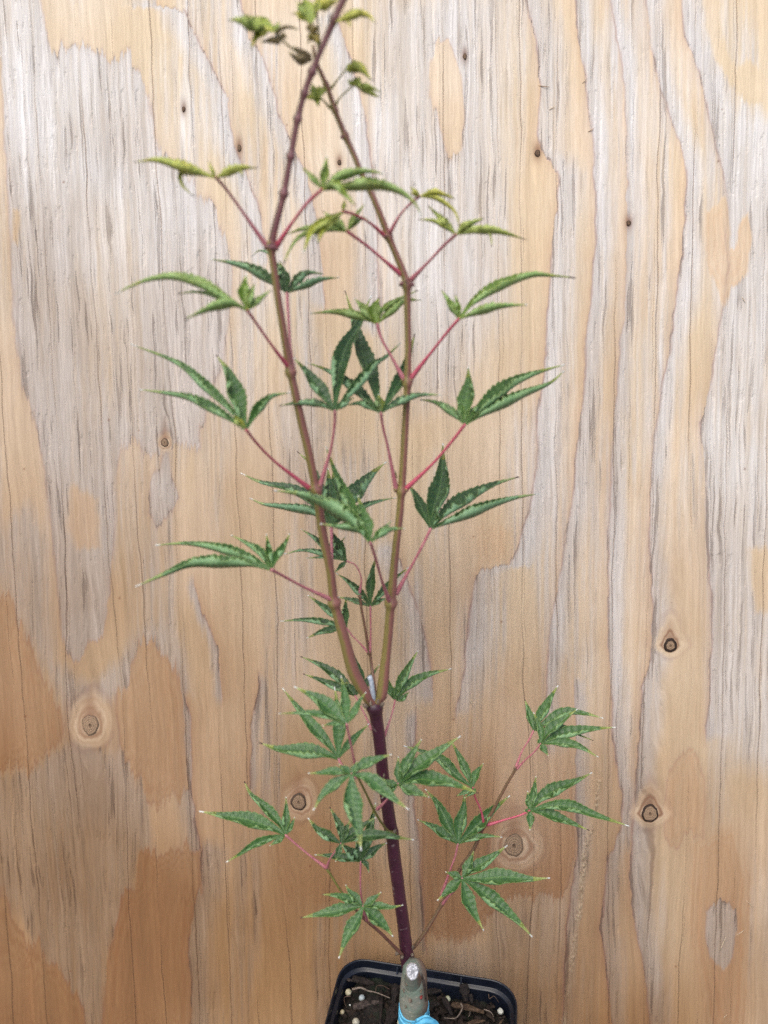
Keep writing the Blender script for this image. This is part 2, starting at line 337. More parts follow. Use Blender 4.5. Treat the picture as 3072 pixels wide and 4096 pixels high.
    quads = np.stack([i[:-1, :-1], i[:-1, 1:], i[1:, 1:], i[1:, :-1]], -1).reshape(-1, 4)
    # back and rim: closes the sheet to a real 18 mm thickness
    T = .018
    rim = np.concatenate([i[0, :], i[1:, -1], i[-1, -2::-1], i[-2:0:-1, 0]])
    back = V[rim].copy(); back[:, 1] = T
    n0 = len(V); V = np.concatenate([V, back]); m = len(rim); k = np.arange(m)
    side = np.stack([rim, n0 + k, n0 + (k + 1) % m, np.roll(rim, -1)], -1)
    corners = [n0, n0 + nx - 1, n0 + nx - 1 + nz - 1, n0 + nx - 1 + nz - 1 + nx - 1]
    quads = np.concatenate([quads, side[:, ::-1], np.array([corners])[:, ::-1] * 1])
    me = bpy.data.meshes.new('plywood_panel')
    me.vertices.add(len(V)); me.vertices.foreach_set('co', V.ravel().astype(np.float32))
    me.loops.add(quads.size); me.loops.foreach_set('vertex_index', quads.ravel().astype(np.int32))
    me.polygons.add(len(quads)); me.polygons.foreach_set('loop_start', np.arange(0, quads.size, 4, dtype=np.int32))
    sm_ = np.ones(len(quads), bool); sm_[-(m + 1):] = False; me.polygons.foreach_set('use_smooth', sm_)
    me.update(calc_edges=True)
    for nm, arr in (('grey', grey), ('edge', edge), ('ora', ora), ('halo', halo), ('resin', resin), ('scar', scar), ('age_light', age_light), ('cloudy', cloudy), ('gx', gx)):
        v = np.concatenate([arr.ravel(), arr.ravel()[rim]]).astype(np.float32)
        at_ = me.attributes.new(nm, 'FLOAT', 'POINT'); at_.data.foreach_set('value', v)
    me.materials.append(wood_material())
    ob = bpy.data.objects.new('plywood_panel', me); COL.objects.link(ob)
    ob.location = PO; ob.rotation_euler = (-LEAN, 0, 0)
    tag(ob, 'large weathered plywood sheet with grey and orange grain leaning behind the sapling', 'plywood sheet')
    return ob

def wood_material():
    k = NM('weathered_plywood')
    sep = k.n('ShaderNodeSeparateXYZ'); k.l(k.obj(), sep.inputs[0]); z = sep.outputs['Z']
    gx = k.attr('gx'); grey = k.attr('grey'); edge = k.attr('edge'); ora = k.attr('ora'); halo = k.attr('halo')
    resin = k.attr('resin'); scar = k.attr('scar'); age_light = k.attr('age_light'); cloudy = k.attr('cloudy')
    # wandering grain coordinate
    wn = k.noise(k.vec(k.math('MULTIPLY', gx, 30), k.math('MULTIPLY', z, 22), 0), 1, 3)
    wn2 = k.noise(k.vec(k.math('MULTIPLY', gx, 160), k.math('MULTIPLY', z, 60), 4), 1, 2)
    g2 = k.math('ADD', k.math('ADD', gx, k.math('MULTIPLY', k.math('SUBTRACT', wn, .5), .0045)), k.math('MULTIPLY', k.math('SUBTRACT', wn2, .5), .0009))
    fib = k.noise(k.vec(k.math('MULTIPLY', g2, 720), k.math('MULTIPLY', z, 13), 1.7), 1, 4, .6)
    fib2 = k.noise(k.vec(k.math('MULTIPLY', g2, 250), k.math('MULTIPLY', z, 5), 6.1), 1, 4, .6)
    dash = k.noise(k.vec(k.math('MULTIPLY', g2, 430), k.math('MULTIPLY', z, 17), 9.3), 1, 3, .5)
    blotch = k.noise(k.vec(k.math('MULTIPLY', gx, 26), k.math('MULTIPLY', z, 14), 2.2), 1, 4, .55)
    speck = k.noise(k.vec(k.math('MULTIPLY', gx, 900), k.math('MULTIPLY', z, 500), 3.2), 1, 2, .6)
    # colours: hi/lo pairs hold the bleaching and the painted light falloff
    tan_hi = k.mix(k.sm(cloudy, .2, .8), (.62, .51, .355), (.66, .56, .43))
    tan_lo = k.mix(k.sm(cloudy, .2, .8), (.250, .140, .062), (.310, .188, .094))
    tan = k.mix(age_light, tan_lo, tan_hi)
    tan = k.mix(k.math('MULTIPLY', ora, k.sm(age_light, 0, 1, 1.0, .55)), tan, k.mix(age_light, (.192, .090, .037), (.60, .38, .225)))
    tan = k.mix(k.sm(blotch, .35, .75, 0, .45), tan, k.mix(age_light, (.178, .088, .038), (.58, .41, .235)))
    gr_hi = k.mix(k.sm(blotch, .3, .7), (.59, .595, .60), (.545, .52, .49))
    gr_lo = k.mix(k.sm(blotch, .3, .7), (.215, .150, .098), (.182, .117, .070))
    gr = k.mix(age_light, gr_lo, gr_hi)
    gmask = k.math('ADD', grey, k.math('MULTIPLY', k.math('SUBTRACT', fib2, .5), k.math('MULTIPLY', k.sm(grey, .02, .4), .75)))
    gmask = k.math('MULTIPLY', k.sm(gmask, .05, 1.0), k.sm(age_light, 0, 1, .80, .84))
    col = k.mix(gmask, tan, gr)
    # fibres
    amp = k.sm(gmask, 0, 1, .34, .80)
    f1 = k.math('ADD', 1.0, k.math('MULTIPLY', k.math('SUBTRACT', fib, .5), amp))
    f2 = k.math('ADD', 1.0, k.math('MULTIPLY', k.math('SUBTRACT', fib2, .5), k.math('MULTIPLY', amp, .75)))
    ff = k.math('MULTIPLY', f1, f2)
    band = k.noise(k.vec(k.math('MULTIPLY', g2, 210), k.math('MULTIPLY', z, 3.2), 12.4), 1, 4, .6)
    grainy = k.noise(k.vec(k.math('MULTIPLY', g2, 1150), k.math('MULTIPLY', z, 90), 5.5), 1, 2, .6)
    ff = k.math('MULTIPLY', ff, k.math('ADD', 1.0, k.math('MULTIPLY', k.math('SUBTRACT', band, .5), .42)))
    ff = k.math('MULTIPLY', ff, k.math('ADD', 1.0, k.math('MULTIPLY', k.math('SUBTRACT', grainy, .5), .34)))
    col = k.mix(1.0, col, k.vec(ff, k.math('POWER', ff, 1.06), k.math('POWER', ff, 1.12)), 'MULTIPLY')
    # purple-brown lip along growth-ring edges
    lip = k.math('MULTIPLY', edge, k.sm(fib2, .25, .6))
    col = k.mix(k.math('MULTIPLY', lip, .9), col, k.mix(age_light, (.150, .066, .042), (.39, .27, .225)))
    # knots
    col = k.mix(k.math('MULTIPLY', halo, .74), col, k.mix(age_light, (.52, .39, .27), (.64, .52, .37)))
    col = k.mix(k.math('MULTIPLY', resin, .8), col, (.15, .052, .022))
    # dark splinter dashes in weathered zones, fine ones in tan
    dk = k.math('MULTIPLY', k.sm(k.math('ADD', dash, k.math('MULTIPLY', edge, .09)), .585, .655), k.sm(gmask, .1, .6))
    dk = k.math('MULTIPLY', dk, k.sm(blotch, .35, .6, .25, 1))
    col = k.mix(k.math('MULTIPLY', dk, .66), col, k.mix(age_light, (.075, .042, .026), (.22, .18, .15)))
    lt = k.math('MULTIPLY', k.sm(dash, .40, .30), gmask)
    col = k.mix(k.math('MULTIPLY', lt, .22), col, k.mix(age_light, (.32, .24, .165), (.72, .72, .72)))
    # long drying checks (1-D cells across the grain)
    cr = []
    for sc_, off, wdt, lo, hi, zf in ((44, 0, .020, .40, .58, 5), (95, 3.3, .026, .54, .66, 11)):
        v = k.n('ShaderNodeTexVoronoi', voronoi_dimensions='1D', feature='DISTANCE_TO_EDGE')
        k.l(k.math('ADD', g2, off), v.inputs['W']); v.inputs['Scale'].default_value = sc_
        line = k.sm(v.outputs['Distance'], wdt, wdt * .25)
        on = k.sm(k.noise(k.vec(k.math('MULTIPLY', gx, sc_ * .9), k.math('MULTIPLY', z, zf), off), 1, 2), lo, hi)
        cr.append(k.math('MULTIPLY', k.math('MULTIPLY', line, on), 1.0 if sc_ == 44 else .55))
    crack = k.math('MAXIMUM', cr[0], cr[1])
    crack = k.math('MULTIPLY', crack, k.math('SUBTRACT', 1.0, k.math('MULTIPLY', halo, .9), clamp=True))
    col = k.mix(k.math('MULTIPLY', crack, .56), col, k.mix(age_light, (.075, .036, .020), (.26, .175, .12)))
    # specks, scar
    col = k.mix(k.math('MULTIPLY', k.sm(speck, .70, .80), .35), col, (.14, .09, .06))
    col = k.mix(k.math('MULTIPLY', scar, .7), col, k.mix(k.sm(speck, .35, .62), (.18, .115, .065), (.42, .33, .22)))
    k.base(col, .78, .22)
    h = k.math('ADD', k.math('MULTIPLY', fib, k.sm(gmask, 0, 1, .25, 1.0)), k.math('MULTIPLY', dk, -1.0))
    h = k.math('ADD', h, k.math('MULTIPLY', crack, -1.3))
    h = k.math('ADD', h, k.math('MULTIPLY', speck, k.sm(gmask, 0, 1, .25, .1)))
    k.bump(h, .55, .0005)
    return k.m

panel = build_panel()

def knot_material():
    k = NM('knot_wood'); r = k.attr('kr'); a = k.attr('ktone')
    nz = k.noise(k.obj(), 700, 4); nz2 = k.noise(k.obj(), 2200, 3)
    rr = k.math('ADD', r, k.math('MULTIPLY', k.math('SUBTRACT', nz, .5), .16))
    wv = k.math('SINE', k.math('MULTIPLY', rr, 34)); ring = k.sm(wv, -1, 1)
    body = k.mix(ring, (.25, .165, .10), (.34, .235, .15)); body = k.mix(k.sm(nz2, .35, .7), body, (.22, .145, .09))
    body = k.mix(a, (.055, .026, .014), body)
    body = k.mix(k.math('MULTIPLY', k.sm(rr, .22, .05), .8), body, (.05, .025, .014))
    rim = k.sm(k.math('SUBTRACT', rr, k.attr('krim')), 0, .12)
    body = k.mix(k.math('MULTIPLY', rim, k.attr('kdark')), body, (.024, .013, .009))
    k.base(body, .7, .25); k.bump(k.math('ADD', ring, nz2), .4, .0004); return k.m
KM = knot_material()
for kx, ky, rx, ry, kind, hr in KNOTS:
    c = on_panel(kx / .54004, ky / .54004); ex = on_panel((kx + rx) / .54004, ky / .54004)[0] - c[0]; ez = c[2] - on_panel(kx / .54004, (ky + ry) / .54004)[2]
    V = [(0, -.0006, 0)]; kr = [0]; Fc = []; NS, NR = 28, 6
    for j in range(1, NR + 1):
        for i in range(NS):
            a = 2 * math.pi * i / NS; q = j / NR; wv = 1 + .05 * math.sin(a * 3 + kx) + .03 * math.sin(a * 7 + ky)
            V.append((ex * q * wv * math.cos(a), -.0007 + .0004 * q ** 2 if j < NR else .0012, ez * q * wv * math.sin(a))); kr.append(q)
    for i in range(NS): Fc.append((0, 1 + i, 1 + (i + 1) % NS))
    for j in range(NR - 1):
        for i in range(NS):
            p, q = 1 + j * NS + i, 1 + j * NS + (i + 1) % NS; Fc.append((p, p + NS, q + NS, q))
    me = bpy.data.meshes.new('knot'); me.from_pydata(V, [], [tuple(reversed(f)) for f in Fc]); me.materials.append(KM)
    me.polygons.foreach_set('use_smooth', [True] * len(me.polygons))
    a1 = me.attributes.new('kr', 'FLOAT', 'POINT'); a1.data.foreach_set('value', kr)
    a2 = me.attributes.new('ktone', 'FLOAT', 'POINT'); a2.data.foreach_set('value', [{'pale': 1., 'rim': .95, 'ring': .85, 'brown': .6, 'dark': .35}[kind]] * len(V))
    a3 = me.attributes.new('krim', 'FLOAT', 'POINT'); a3.data.foreach_set('value', [.46 if (kx, ky) == (1448, 1394) else {'pale': .70, 'rim': .60, 'ring': .58}.get(kind, .5)] * len(V))
    a4 = me.attributes.new('kdark', 'FLOAT', 'POINT'); a4.data.foreach_set('value', [{'pale': .55, 'rim': .97, 'ring': .8}.get(kind, .6)] * len(V))
    ob = bpy.data.objects.new('knot', me); COL.objects.link(ob); ob.parent = panel; ob.location = (c[0], .0002, c[2])

SPL = simple('raw_splinter', (.40, .31, .21), (.52, .43, .31), 900, .7)
SPLD = simple('dark_splinter', (.20, .11, .06), (.30, .18, .10), 900, .7)
for (x1, y1, x2, y2, wd, m) in [(1556,2052,1566,2022,5,SPL),(1592,2020,1607,2008,3,SPL),(1613,1946,1626,1958,3,SPL),(1163,185,1188,189,3,SPLD),(1187,237,1200,229,3,SPL),
                                (1270,285,1284,277,3,SPLD),(1258,180,1268,170,3,SPL),(1014,1508,1022,1526,4,SPL),(1602,640,1610,655,3,SPL),(1563,2200,1569,2190,3,SPL)]:
    a = on_panel(x1 / .54004, y1 / .54004); b = on_panel(x2 / .54004, y2 / .54004); mid = (a + b) / 2
    h = .00009 * wd; pts = [Vector((q[0] - mid[0], yy, q[2] - mid[2])) for q, yy in ((a, .0002), (mid, -h * .9), (b, -h * 2.2))]
    v, f, at_ = tube_data(pts, [h * .5, h * .75, h * .25], 6, 5, wob=.1)
    ob = link_mesh('splinter', v, f, m, None, None); ob.parent = panel; ob.location = (mid[0], 0, mid[2])

# ================================================================== GROUND
GM = NM('dark_ground'); nz = GM.noise(GM.obj(), 60, 6); GM.base(GM.mix(GM.sm(nz, .3, .7), (.075, .062, .05), (.14, .12, .10)), .85, .2); GM.bump(nz, .5, .003)
gv, gf, N = [], [], 40
cs = [math.copysign(abs(t) ** 3, t) * 40 for t in np.linspace(-1, 1, N)]
for yy in cs:
    for xx in cs: gv.append((xx, yy + .3, -.5262 + random.uniform(-.0004, .0004)))
for j in range(N - 1):
    for i in range(N - 1): gf.append((j * N + i, j * N + i + 1, (j + 1) * N + i + 1, (j + 1) * N + i))
tag(link_mesh('ground', gv, gf, GM.m), kind='structure')

# ================================================================== POT
POTC = Vector((.0170, .300, -.525)); PROT = math.radians(-10.5); RIMZ = .120
def rsq(h, r, n=6):
    pts = []
    for cx, cy, a0 in ((h - r, h - r, 0), (-(h - r), h - r, 90), (-(h - r), -(h - r), 180), (h - r, -(h - r), 270)):
        for i in range(n + 1):
            a = math.radians(a0 + 90 * i / n); pts.append((cx + r * math.cos(a), cy + r * math.sin(a)))
    return pts
PLAST = NM('black_plastic'); pn = PLAST.noise(PLAST.obj(), 900, 4); pl = PLAST.noise(PLAST.obj(), 60, 5)
pcol = PLAST.mix(PLAST.sm(pl, .3, .75), (.004, .0055, .010), (.008, .011, .019)); pcol = PLAST.mix(PLAST.math('MULTIPLY', PLAST.sm(pn, .66, .78), .35), pcol, (.12, .12, .12))
PLAST.base(pcol, PLAST.sm(pl, .3, .7, .26, .42), .5); PLAST.bump(pn, .12, .0003)
def loft(profile, mat, name, parent, closed=False, cut=None):
    rot = Matrix.Rotation(PROT, 3, 'Z'); V, Fc = [], []
    n = len(rsq(.05, .01))
    for h, r, z in profile:
        for x, y in rsq(h, r): V.append(POTC + rot @ Vector((x, y, z)))
    m = len(profile)
    for j in range(m - 1):
        for i in range(n):
            Fc.append((j * n + i, j * n + (i + 1) % n, (j + 1) * n + (i + 1) % n, (j + 1) * n + i))
    return V, Fc, n
pot = empty('plant_pot', POTC); tag(pot, 'square black plastic nursery pot with rounded corners holding the sapling', 'pot')
prof = [(.001, .0005, .001), (.037, .008, .001), (.038, .009, .004), (.0462, .012, .098), (.0462, .012, .1015), (.0500, .0135, .1022), (.0512, .0145, .1035), (.0520, .015, .1175), (.0518, .015, .1195), (.0515, .0148, RIMZ), (.0510, .0146, .1198),
        (.0507, .0144, .1192), (.0503, .0142, .1152), (.0500, .0140, .1147), (.0486, .0130, .1143), (.0481, .0127, .1136), (.0474, .0122, .108), (.0445, .0108, .060), (.043, .010, .045)]
V, Fc, n = loft(prof, PLAST.m, 'pot_body', pot)
ob = link_mesh('pot_wall', V, Fc, PLAST.m, pot)
bv = ob.modifiers.new('edge', 'WEIGHTED_NORMAL')
rotP = Matrix.Rotation(PROT, 3, 'Z')
def pbox(name, cx, cy, cz, sx, sy, sz, mat, parent, bev=.0004):
    bm = bmesh.new(); bmesh.ops.create_cube(bm, size=1)
    for v in bm.verts: v.co = Vector((v.co.x * sx, v.co.y * sy, v.co.z * sz))
    bmesh.ops.bevel(bm, geom=bm.edges[:], offset=bev, segments=2, affect='EDGES')
    me = bpy.data.meshes.new(name); bm.to_mesh(me); bm.free(); me.materials.append(mat)
    o = bpy.data.objects.new(name, me); COL.objects.link(o); o.parent = parent
    o.location = rotP @ Vector((cx, cy, cz)); o.rotation_euler.z = PROT; return o
EDGEP = simple('lit_plastic_edge', (.018, .024, .036), (.045, .055, .075), 500, .45, .4)  # ribs and lip paler than the wall: edge highlight painted into the colour
HOLE = simple('slot_shadow_plastic', (.004, .005, .007), (.006, .007, .010), 200, .7, .2)
# label pocket in the back wall: two ribs and a lower lip; drainage slot on the left wall
for dx in (-.0185, .0192): pbox('rim_rib', dx, .0497, .1163, .0010, .0018, .0066, EDGEP, pot)
pbox('pocket_lip', .0003, .0487, .1128, .0375, .0012, .0014, EDGEP, pot)
pbox('drain_slot', -.0499, .0040, .1160, .0022, .0118, .0050, HOLE, pot, .0006)

# soil
SOIL = NM('dark_potting_soil'); n1 = SOIL.noise(SOIL.obj(), 420, 6, .65); n2 = SOIL.noise(SOIL.obj(), 110, 4); n3 = SOIL.noise(SOIL.obj(), 1500, 3)
scol = SOIL.mix(SOIL.sm(n1, .35, .7), (.003, .0025, .002), (.020, .014, .010)); scol = SOIL.mix(SOIL.math('MULTIPLY', SOIL.sm(n2, .5, .68), .75), scol, (.008, .016, .006)); scol = SOIL.mix(SOIL.math('MULTIPLY', SOIL.sm(n3, .62, .76), .6), scol, (.085, .06, .042))
SOIL.base(scol, .8, .3); SOIL.bump(n1, .8, .002)
SV, SF, NS_ = [], [], 90
for j in range(NS_):
    for i in range(NS_):
        x = (-1 + 2 * i / (NS_ - 1)) * .0478; y = (-1 + 2 * j / (NS_ - 1)) * .0478
        e = max(abs(x), abs(y))
        z = .1062 + .005 * (float(vnoise(np.array(x * 60), np.array(y * 60), 3)) - .5) + .0055 * (float(vnoise(np.array(x * 230), np.array(y * 230), 4)) - .5) + .0025 * (float(vnoise(np.array(x * 700), np.array(y * 700), 5)) - .5)
        z += .003 * math.exp(-((x + .028) ** 2 + (y - .03) ** 2) / .0002) - .002 * math.exp(-((x - .005) ** 2 + (y - .036) ** 2) / .00025)
        if max(abs(x), abs(y)) > .036 and (abs(x) > .036 and abs(y) > .036):
            dx, dy = abs(x) - .036, abs(y) - .036; q = math.hypot(dx, dy)
            if q > .0116: sx = .0116 / q; x = math.copysign(.036 + dx * sx, x); y = math.copysign(.036 + dy * sx, y)
        SV.append(POTC + rotP @ Vector((x, y, z)))
for j in range(NS_ - 1):
    for i in range(NS_ - 1): SF.append((j * NS_ + i, j * NS_ + i + 1, (j + 1) * NS_ + i + 1, (j + 1) * NS_ + i))
tag(link_mesh('potting_soil', SV, SF, SOIL.m), 'dark mossy potting soil with bark crumbs inside the square pot', 'soil', kind='stuff')
SOILZ = POTC.z + .1095
def on_soil(r, x, y, dz=0):
    d = ray(*nat(r, x, y)); t = (SOILZ + dz) / d.z; return d * t
# loose soil crumbs (uncountable)
CV, CF = [], []
for i in range(900):
    x, y = random.uniform(-.0455, .0455), random.uniform(-.0455, .0455); s = random.choice((.0006, .0008, .0011, .0016))
    c = POTC + rotP @ Vector((x, y, .1075 + random.uniform(-.001, .0020)))
    R3 = Matrix.Rotation(random.uniform(0, 6), 3, 'Z') @ Matrix.Rotation(random.uniform(-.6, .6), 3, 'X')
    b0 = len(CV); L = s * random.uniform(1, 2.6)
    for dx, dy, dz in ((-1, -1, -1), (1, -1, -1), (1, 1, -1), (-1, 1, -1), (-.7, -.7, 1), (.7, -.8, 1), (.8, .6, 1), (-.7, .8, 1)):
        CV.append(c + R3 @ Vector((dx * L * random.uniform(.7, 1.2), dy * s * random.uniform(.7, 1.2), dz * s * .6 * random.uniform(.6, 1.2))))
    for f in ((0, 3, 2, 1), (4, 5, 6, 7), (0, 1, 5, 4), (1, 2, 6, 5), (2, 3, 7, 6), (3, 0, 4, 7)): CF.append(tuple(b0 + q for q in f))
tag(link_mesh('soil_crumbs', CV, CF, simple('crumb', (.005, .0035, .003), (.030, .020, .014), 260, .85, .25, .6), smooth=False), 'loose dark crumbs scattered over the potting soil', 'crumbs', kind='stuff')

BARKS = [simple('bark_dark', (.006, .0045, .004), (.024, .017, .014), 600, .8, .25, .9, .0012), simple('bark_grey', (.022, .017, .015), (.075, .057, .048), 700, .85, .2, .9, .0012),
         simple('bark_tan', (.03, .018, .010), (.085, .054, .032), 500, .8, .25, .9, .0012)]
def chip(r, x1, y1, x2, y2, wd, m, lift, label):
    a = on_soil(r, x1, y1, .0012 + lift[0]); b = on_soil(r, x2, y2, .0012 + lift[1]); c = (a + b) / 2
    T = (b - a); L = T.length; T.normalize(); side = T.cross(Vector((0, 0, 1))).normalized(); U = side.cross(T)
    wd = wd / 3.77 * .44 / F; V, Fc = [], []; n = 9
    sect = [(-.5, -.3), (-.46, .12), (-.2, .3), (.15, .26), (.44, .15), (.5, -.25), (0, -.4)]
    for i in range(n):
        t = i / (n - 1); wf = (.55 + .45 * math.sin(math.pi * min(1, t * 1.1 + .1))) * random.uniform(.85, 1.15); bend = math.sin(t * math.pi) * L * .03
        for sx, sz in sect:
            V.append(a + T * L * t + side * sx * wd * wf * random.uniform(.9, 1.1) + U * (sz * wd * .55 * random.uniform(.75, 1.25) + bend) + T * random.uniform(-.02, .02) * L)
    k = len(sect)
    for i in range(n - 1):
        for j in range(k): Fc.append((i * k + j, (i + 1) * k + j, (i + 1) * k + (j + 1) % k, i * k + (j + 1) % k))
    Fc.append(tuple(range(k))); Fc.append(tuple((n - 1) * k + j for j in reversed(range(k))))
    o = link_mesh('bark_chip', V, Fc, m, None, smooth=False, origin=c)
    return tag(o, label, 'bark chip', 'bark chips on the potting soil')
chip('P', 575, 930, 970, 850, 120, BARKS[1], (0, .001), 'wide grey bark chip lying flat below the bluish pellet')
chip('P', 1000, 690, 985, 1180, 62, BARKS[0], (0, 0), 'long narrow dark bark sliver pointing at the viewer')
chip('P', 1215, 590, 1180, 900, 105, BARKS[0], (.004, .001), 'upright brown bark chip standing just left of the rootstock')
chip('P', 1230, 900, 1080, 1230, 190, BARKS[0], (.001, 0), 'broad blackish bark slab left of the blue tape')
chip('P', 560, 500, 900, 590, 130, BARKS[0], (.003, .001), 'mossy dark bark lump in the far left pot corner')
chip('P', 480, 520, 560, 535, 50, BARKS[1], (.004, .003), 'small grey bark flake against the far left pot wall')
chip('Q', 190, 700, 400, 690, 95, BARKS[0], (.003, .003), 'brown bark chip just right of the rootstock')
chip('Q', 425, 790, 560, 1060, 100, BARKS[0], (.002, 0), 'dark slanting bark stick below the yellowish pellet')
chip('Q', 735, 590, 770, 840, 150, BARKS[0], (.007, .001), 'tall split bark chip standing at the back pot wall')
chip('Q', 560, 890, 1040, 1010, 95, BARKS[2], (.001, .001), 'long tan bark strip lying right of centre')
chip('Q', 800, 1180, 1060, 1140, 60, BARKS[2], (0, 0), 'thin curled tan bark piece at the lower right of the soil')
chip('Q', 840, 740, 860, 880, 70, BARKS[0], (.003, .001), 'small black bark piece behind the long tan strip')
chip('Q', 1270, 1190, 1330, 1120, 30, BARKS[2], (0, .001), 'tiny orange bark splinter by the right pot wall')
chip('Q', 230, 900, 370, 880, 90, BARKS[0], (.001, .001), 'low mossy bark piece right of the blue tape')

def pellet(r, x, y, rad, c1, c2, label, rough=.35, lump=0.03):
    R = .9 * rad / 3.77 * .445 / F; c = on_soil(r, x, y, R * .6)
    bm = bmesh.new(); bmesh.ops.create_icosphere(bm, subdivisions=3, radius=R)
    for v in bm.verts:
        nn = v.co.normalized(); q = 1 + lump * (math.sin(nn.x * 5 + x) * math.cos(nn.y * 6 + y) + .6 * math.sin(nn.z * 9)); v.co *= q
    me = bpy.data.meshes.new('fertilizer_pellet'); bm.to_mesh(me); bm.free()
    k = NM('pellet'); nz = k.noise(k.obj(), 900, 4); k.base(k.mix(k.sm(nz, .35, .65), c1, c2), rough, .5); k.bump(nz, .3 if lump > .04 else .08, .0008)
    me.materials.append(k.m); me.polygons.foreach_set('use_smooth', [True] * len(me.polygons))
    o = bpy.data.objects.new('fertilizer_pellet', me); COL.objects.link(o); o.location = c
    return tag(o, label, 'pellet', 'fertilizer pellets on the soil')
pellet('P', 503, 712, 54, (.34, .31, .19), (.50, .46, .32), 'lumpy cream pellet near the far left pot corner', .6, .07)
pellet('P', 706, 797, 53, (.24, .28, .29), (.36, .40, .40), 'bluish grey round pellet behind the wide grey chip')
pellet('P', 412, 1010, 38, (.26, .22, .13), (.36, .31, .20), 'small tan pellet beside the left pot wall')
pellet('P', 617, 1160, 62, (.27, .25, .19), (.38, .36, .28), 'pale grey smooth pellet nearest the viewer on the left')
pellet('P', 1300, 1170, 66, (.36, .37, .22), (.54, .54, .38), 'lumpy yellowish white pellet touching the blue tape', .6, .07)
pellet('P', 953, 674, 17, (.55, .55, .38), (.68, .66, .48), 'tiny white pellet by the thin root in the left half')
pellet('P', 528, 906, 14, (.6, .6, .55), (.7, .7, .64), 'tiny white speck pellet at the end of the wide grey chip')
pellet('Q', 493, 812, 50, (.30, .31, .20), (.44, .45, .30), 'greenish yellow round pellet right of the rootstock')
pellet('Q', 1288, 998, 48, (.40, .40, .34), (.56, .56, .50), 'lumpy white pellet beside the right pot wall', .6, .09)

ROOTM = simple('dry_root', (.10, .075, .055), (.22, .175, .135), 800, .75)
ROOTD = simple('brown_root', (.06, .035, .024), (.11, .07, .045), 800, .75)
def rootlet(r, pts, rad, m, label, lift=.002):
    P = [on_soil(r, x, y, lift + (pz if len(p) > 2 else 0)) for p in pts for (x, y, pz) in [(p[0], p[1], p[2] if len(p) > 2 else 0)]]
    c = P[len(P) // 2].copy(); R = rad / 3.77 * .44 / F
    v, f, a = tube_data(P, [R * (1 - .6 * i / (len(P) - 1)) for i in range(len(P))], 6 * len(P), 6, wob=.12)
    return tag(link_mesh('root_fibre', v, f, m, None, origin=c), label, 'root', 'dry roots on the soil')
rootlet('P', [(565,668,.003),(690,645,.004),(800,690,.003),(930,720,.002),(1130,800,.001)], 17, ROOTM, 'pale grey forked root lying across the far left soil')
rootlet('P', [(910,715),(930,625),(1010,610),(1125,665)], 6, ROOTD, 'thin reddish root arching behind the tiny white pellet', .004)
rootlet('P', [(540,770),(445,790),(450,880),(480,945)], 6, ROOTD, 'thin brown root hanging below the cream pellet', .003)
rootlet('Q', [(690,880,.003),(715,945,.003),(670,1040,.002),(600,1105,.001),(440,1100)], 13, ROOTM, 'curved pale root below the tan bark strip')
rootlet('Q', [(1110,740,.005),(1125,810,.003),(1190,770,.005),(1260,860,.003)], 7, ROOTD, 'curly brown root near the far right pot corner')
rootlet('Q', [(1040,970,.002),(1140,1010,.002),(1190,1085,.001)], 9, ROOTM, 'thin tan root at the right end of the bark strip')
rootlet('Q', [(830,1000,.002),(825,1050),(805,1085)], 6, ROOTM, 'short pale hair root below the bark strip')

# ================================================================== SAPLING MATERIALS
def stem_mat(name, olive, red, red2, lo=-.35, hi=.45, dark=None):
    k = NM(name); s = k.attr('side'); ln = k.attr('ln'); o = k.obj()
    nz = k.noise(o, 160, 4); n2 = k.noise(o, 1400, 4)
    q = k.math('ADD', s, k.math('MULTIPLY', k.math('SUBTRACT', nz, .5), .9))
    c = k.mix(k.sm(q, lo, hi), olive, k.mix(k.sm(nz, .3, .7), red, red2))
    c = k.mix(k.math('MULTIPLY', k.sm(n2, .62, .8), .25), c, (.30, .22, .17))
    k.base(c, .42, .45); k.bump(n2, .15, .0004); return k.m
M_STEM = stem_mat('stem_bark_green_red', (.20, .165, .052), (.265, .110, .090), (.22, .095, .080), -.4, .35)
M_STEMUP = stem_mat('stem_bark_purple', (.135, .10, .062), (.185, .074, .085), (.22, .094, .10), -.9, .1)
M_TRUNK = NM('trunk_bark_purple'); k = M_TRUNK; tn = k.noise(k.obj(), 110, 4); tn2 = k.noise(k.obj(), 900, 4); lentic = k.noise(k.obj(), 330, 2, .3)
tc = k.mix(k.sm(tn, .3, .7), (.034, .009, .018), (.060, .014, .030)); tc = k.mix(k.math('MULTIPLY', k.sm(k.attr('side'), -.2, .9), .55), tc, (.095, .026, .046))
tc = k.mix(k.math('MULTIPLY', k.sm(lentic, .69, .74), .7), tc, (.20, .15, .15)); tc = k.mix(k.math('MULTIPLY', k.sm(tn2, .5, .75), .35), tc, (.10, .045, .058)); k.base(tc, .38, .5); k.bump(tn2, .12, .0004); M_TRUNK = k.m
M_TWIG = stem_mat('twig_bark', (.135, .085, .045), (.15, .055, .045), (.19, .09, .06), -.3, .5)
M_TWIGG = stem_mat('twig_bark_green', (.14, .15, .035), (.15, .13, .04), (.17, .10, .05), 0, 1.2)
def petiole_mat(name, c1, c2):
    k = NM(name); nz = k.noise(k.obj(), 500, 4); s = k.attr('side')
    c = k.mix(k.sm(nz, .3, .7), c1, c2); c = k.mix(k.math('MULTIPLY', k.sm(k.noise(k.obj(), 1600, 2), .62, .75), .4), c, (.55, .30, .28)); k.base(c, .45, .4)
    return k.m
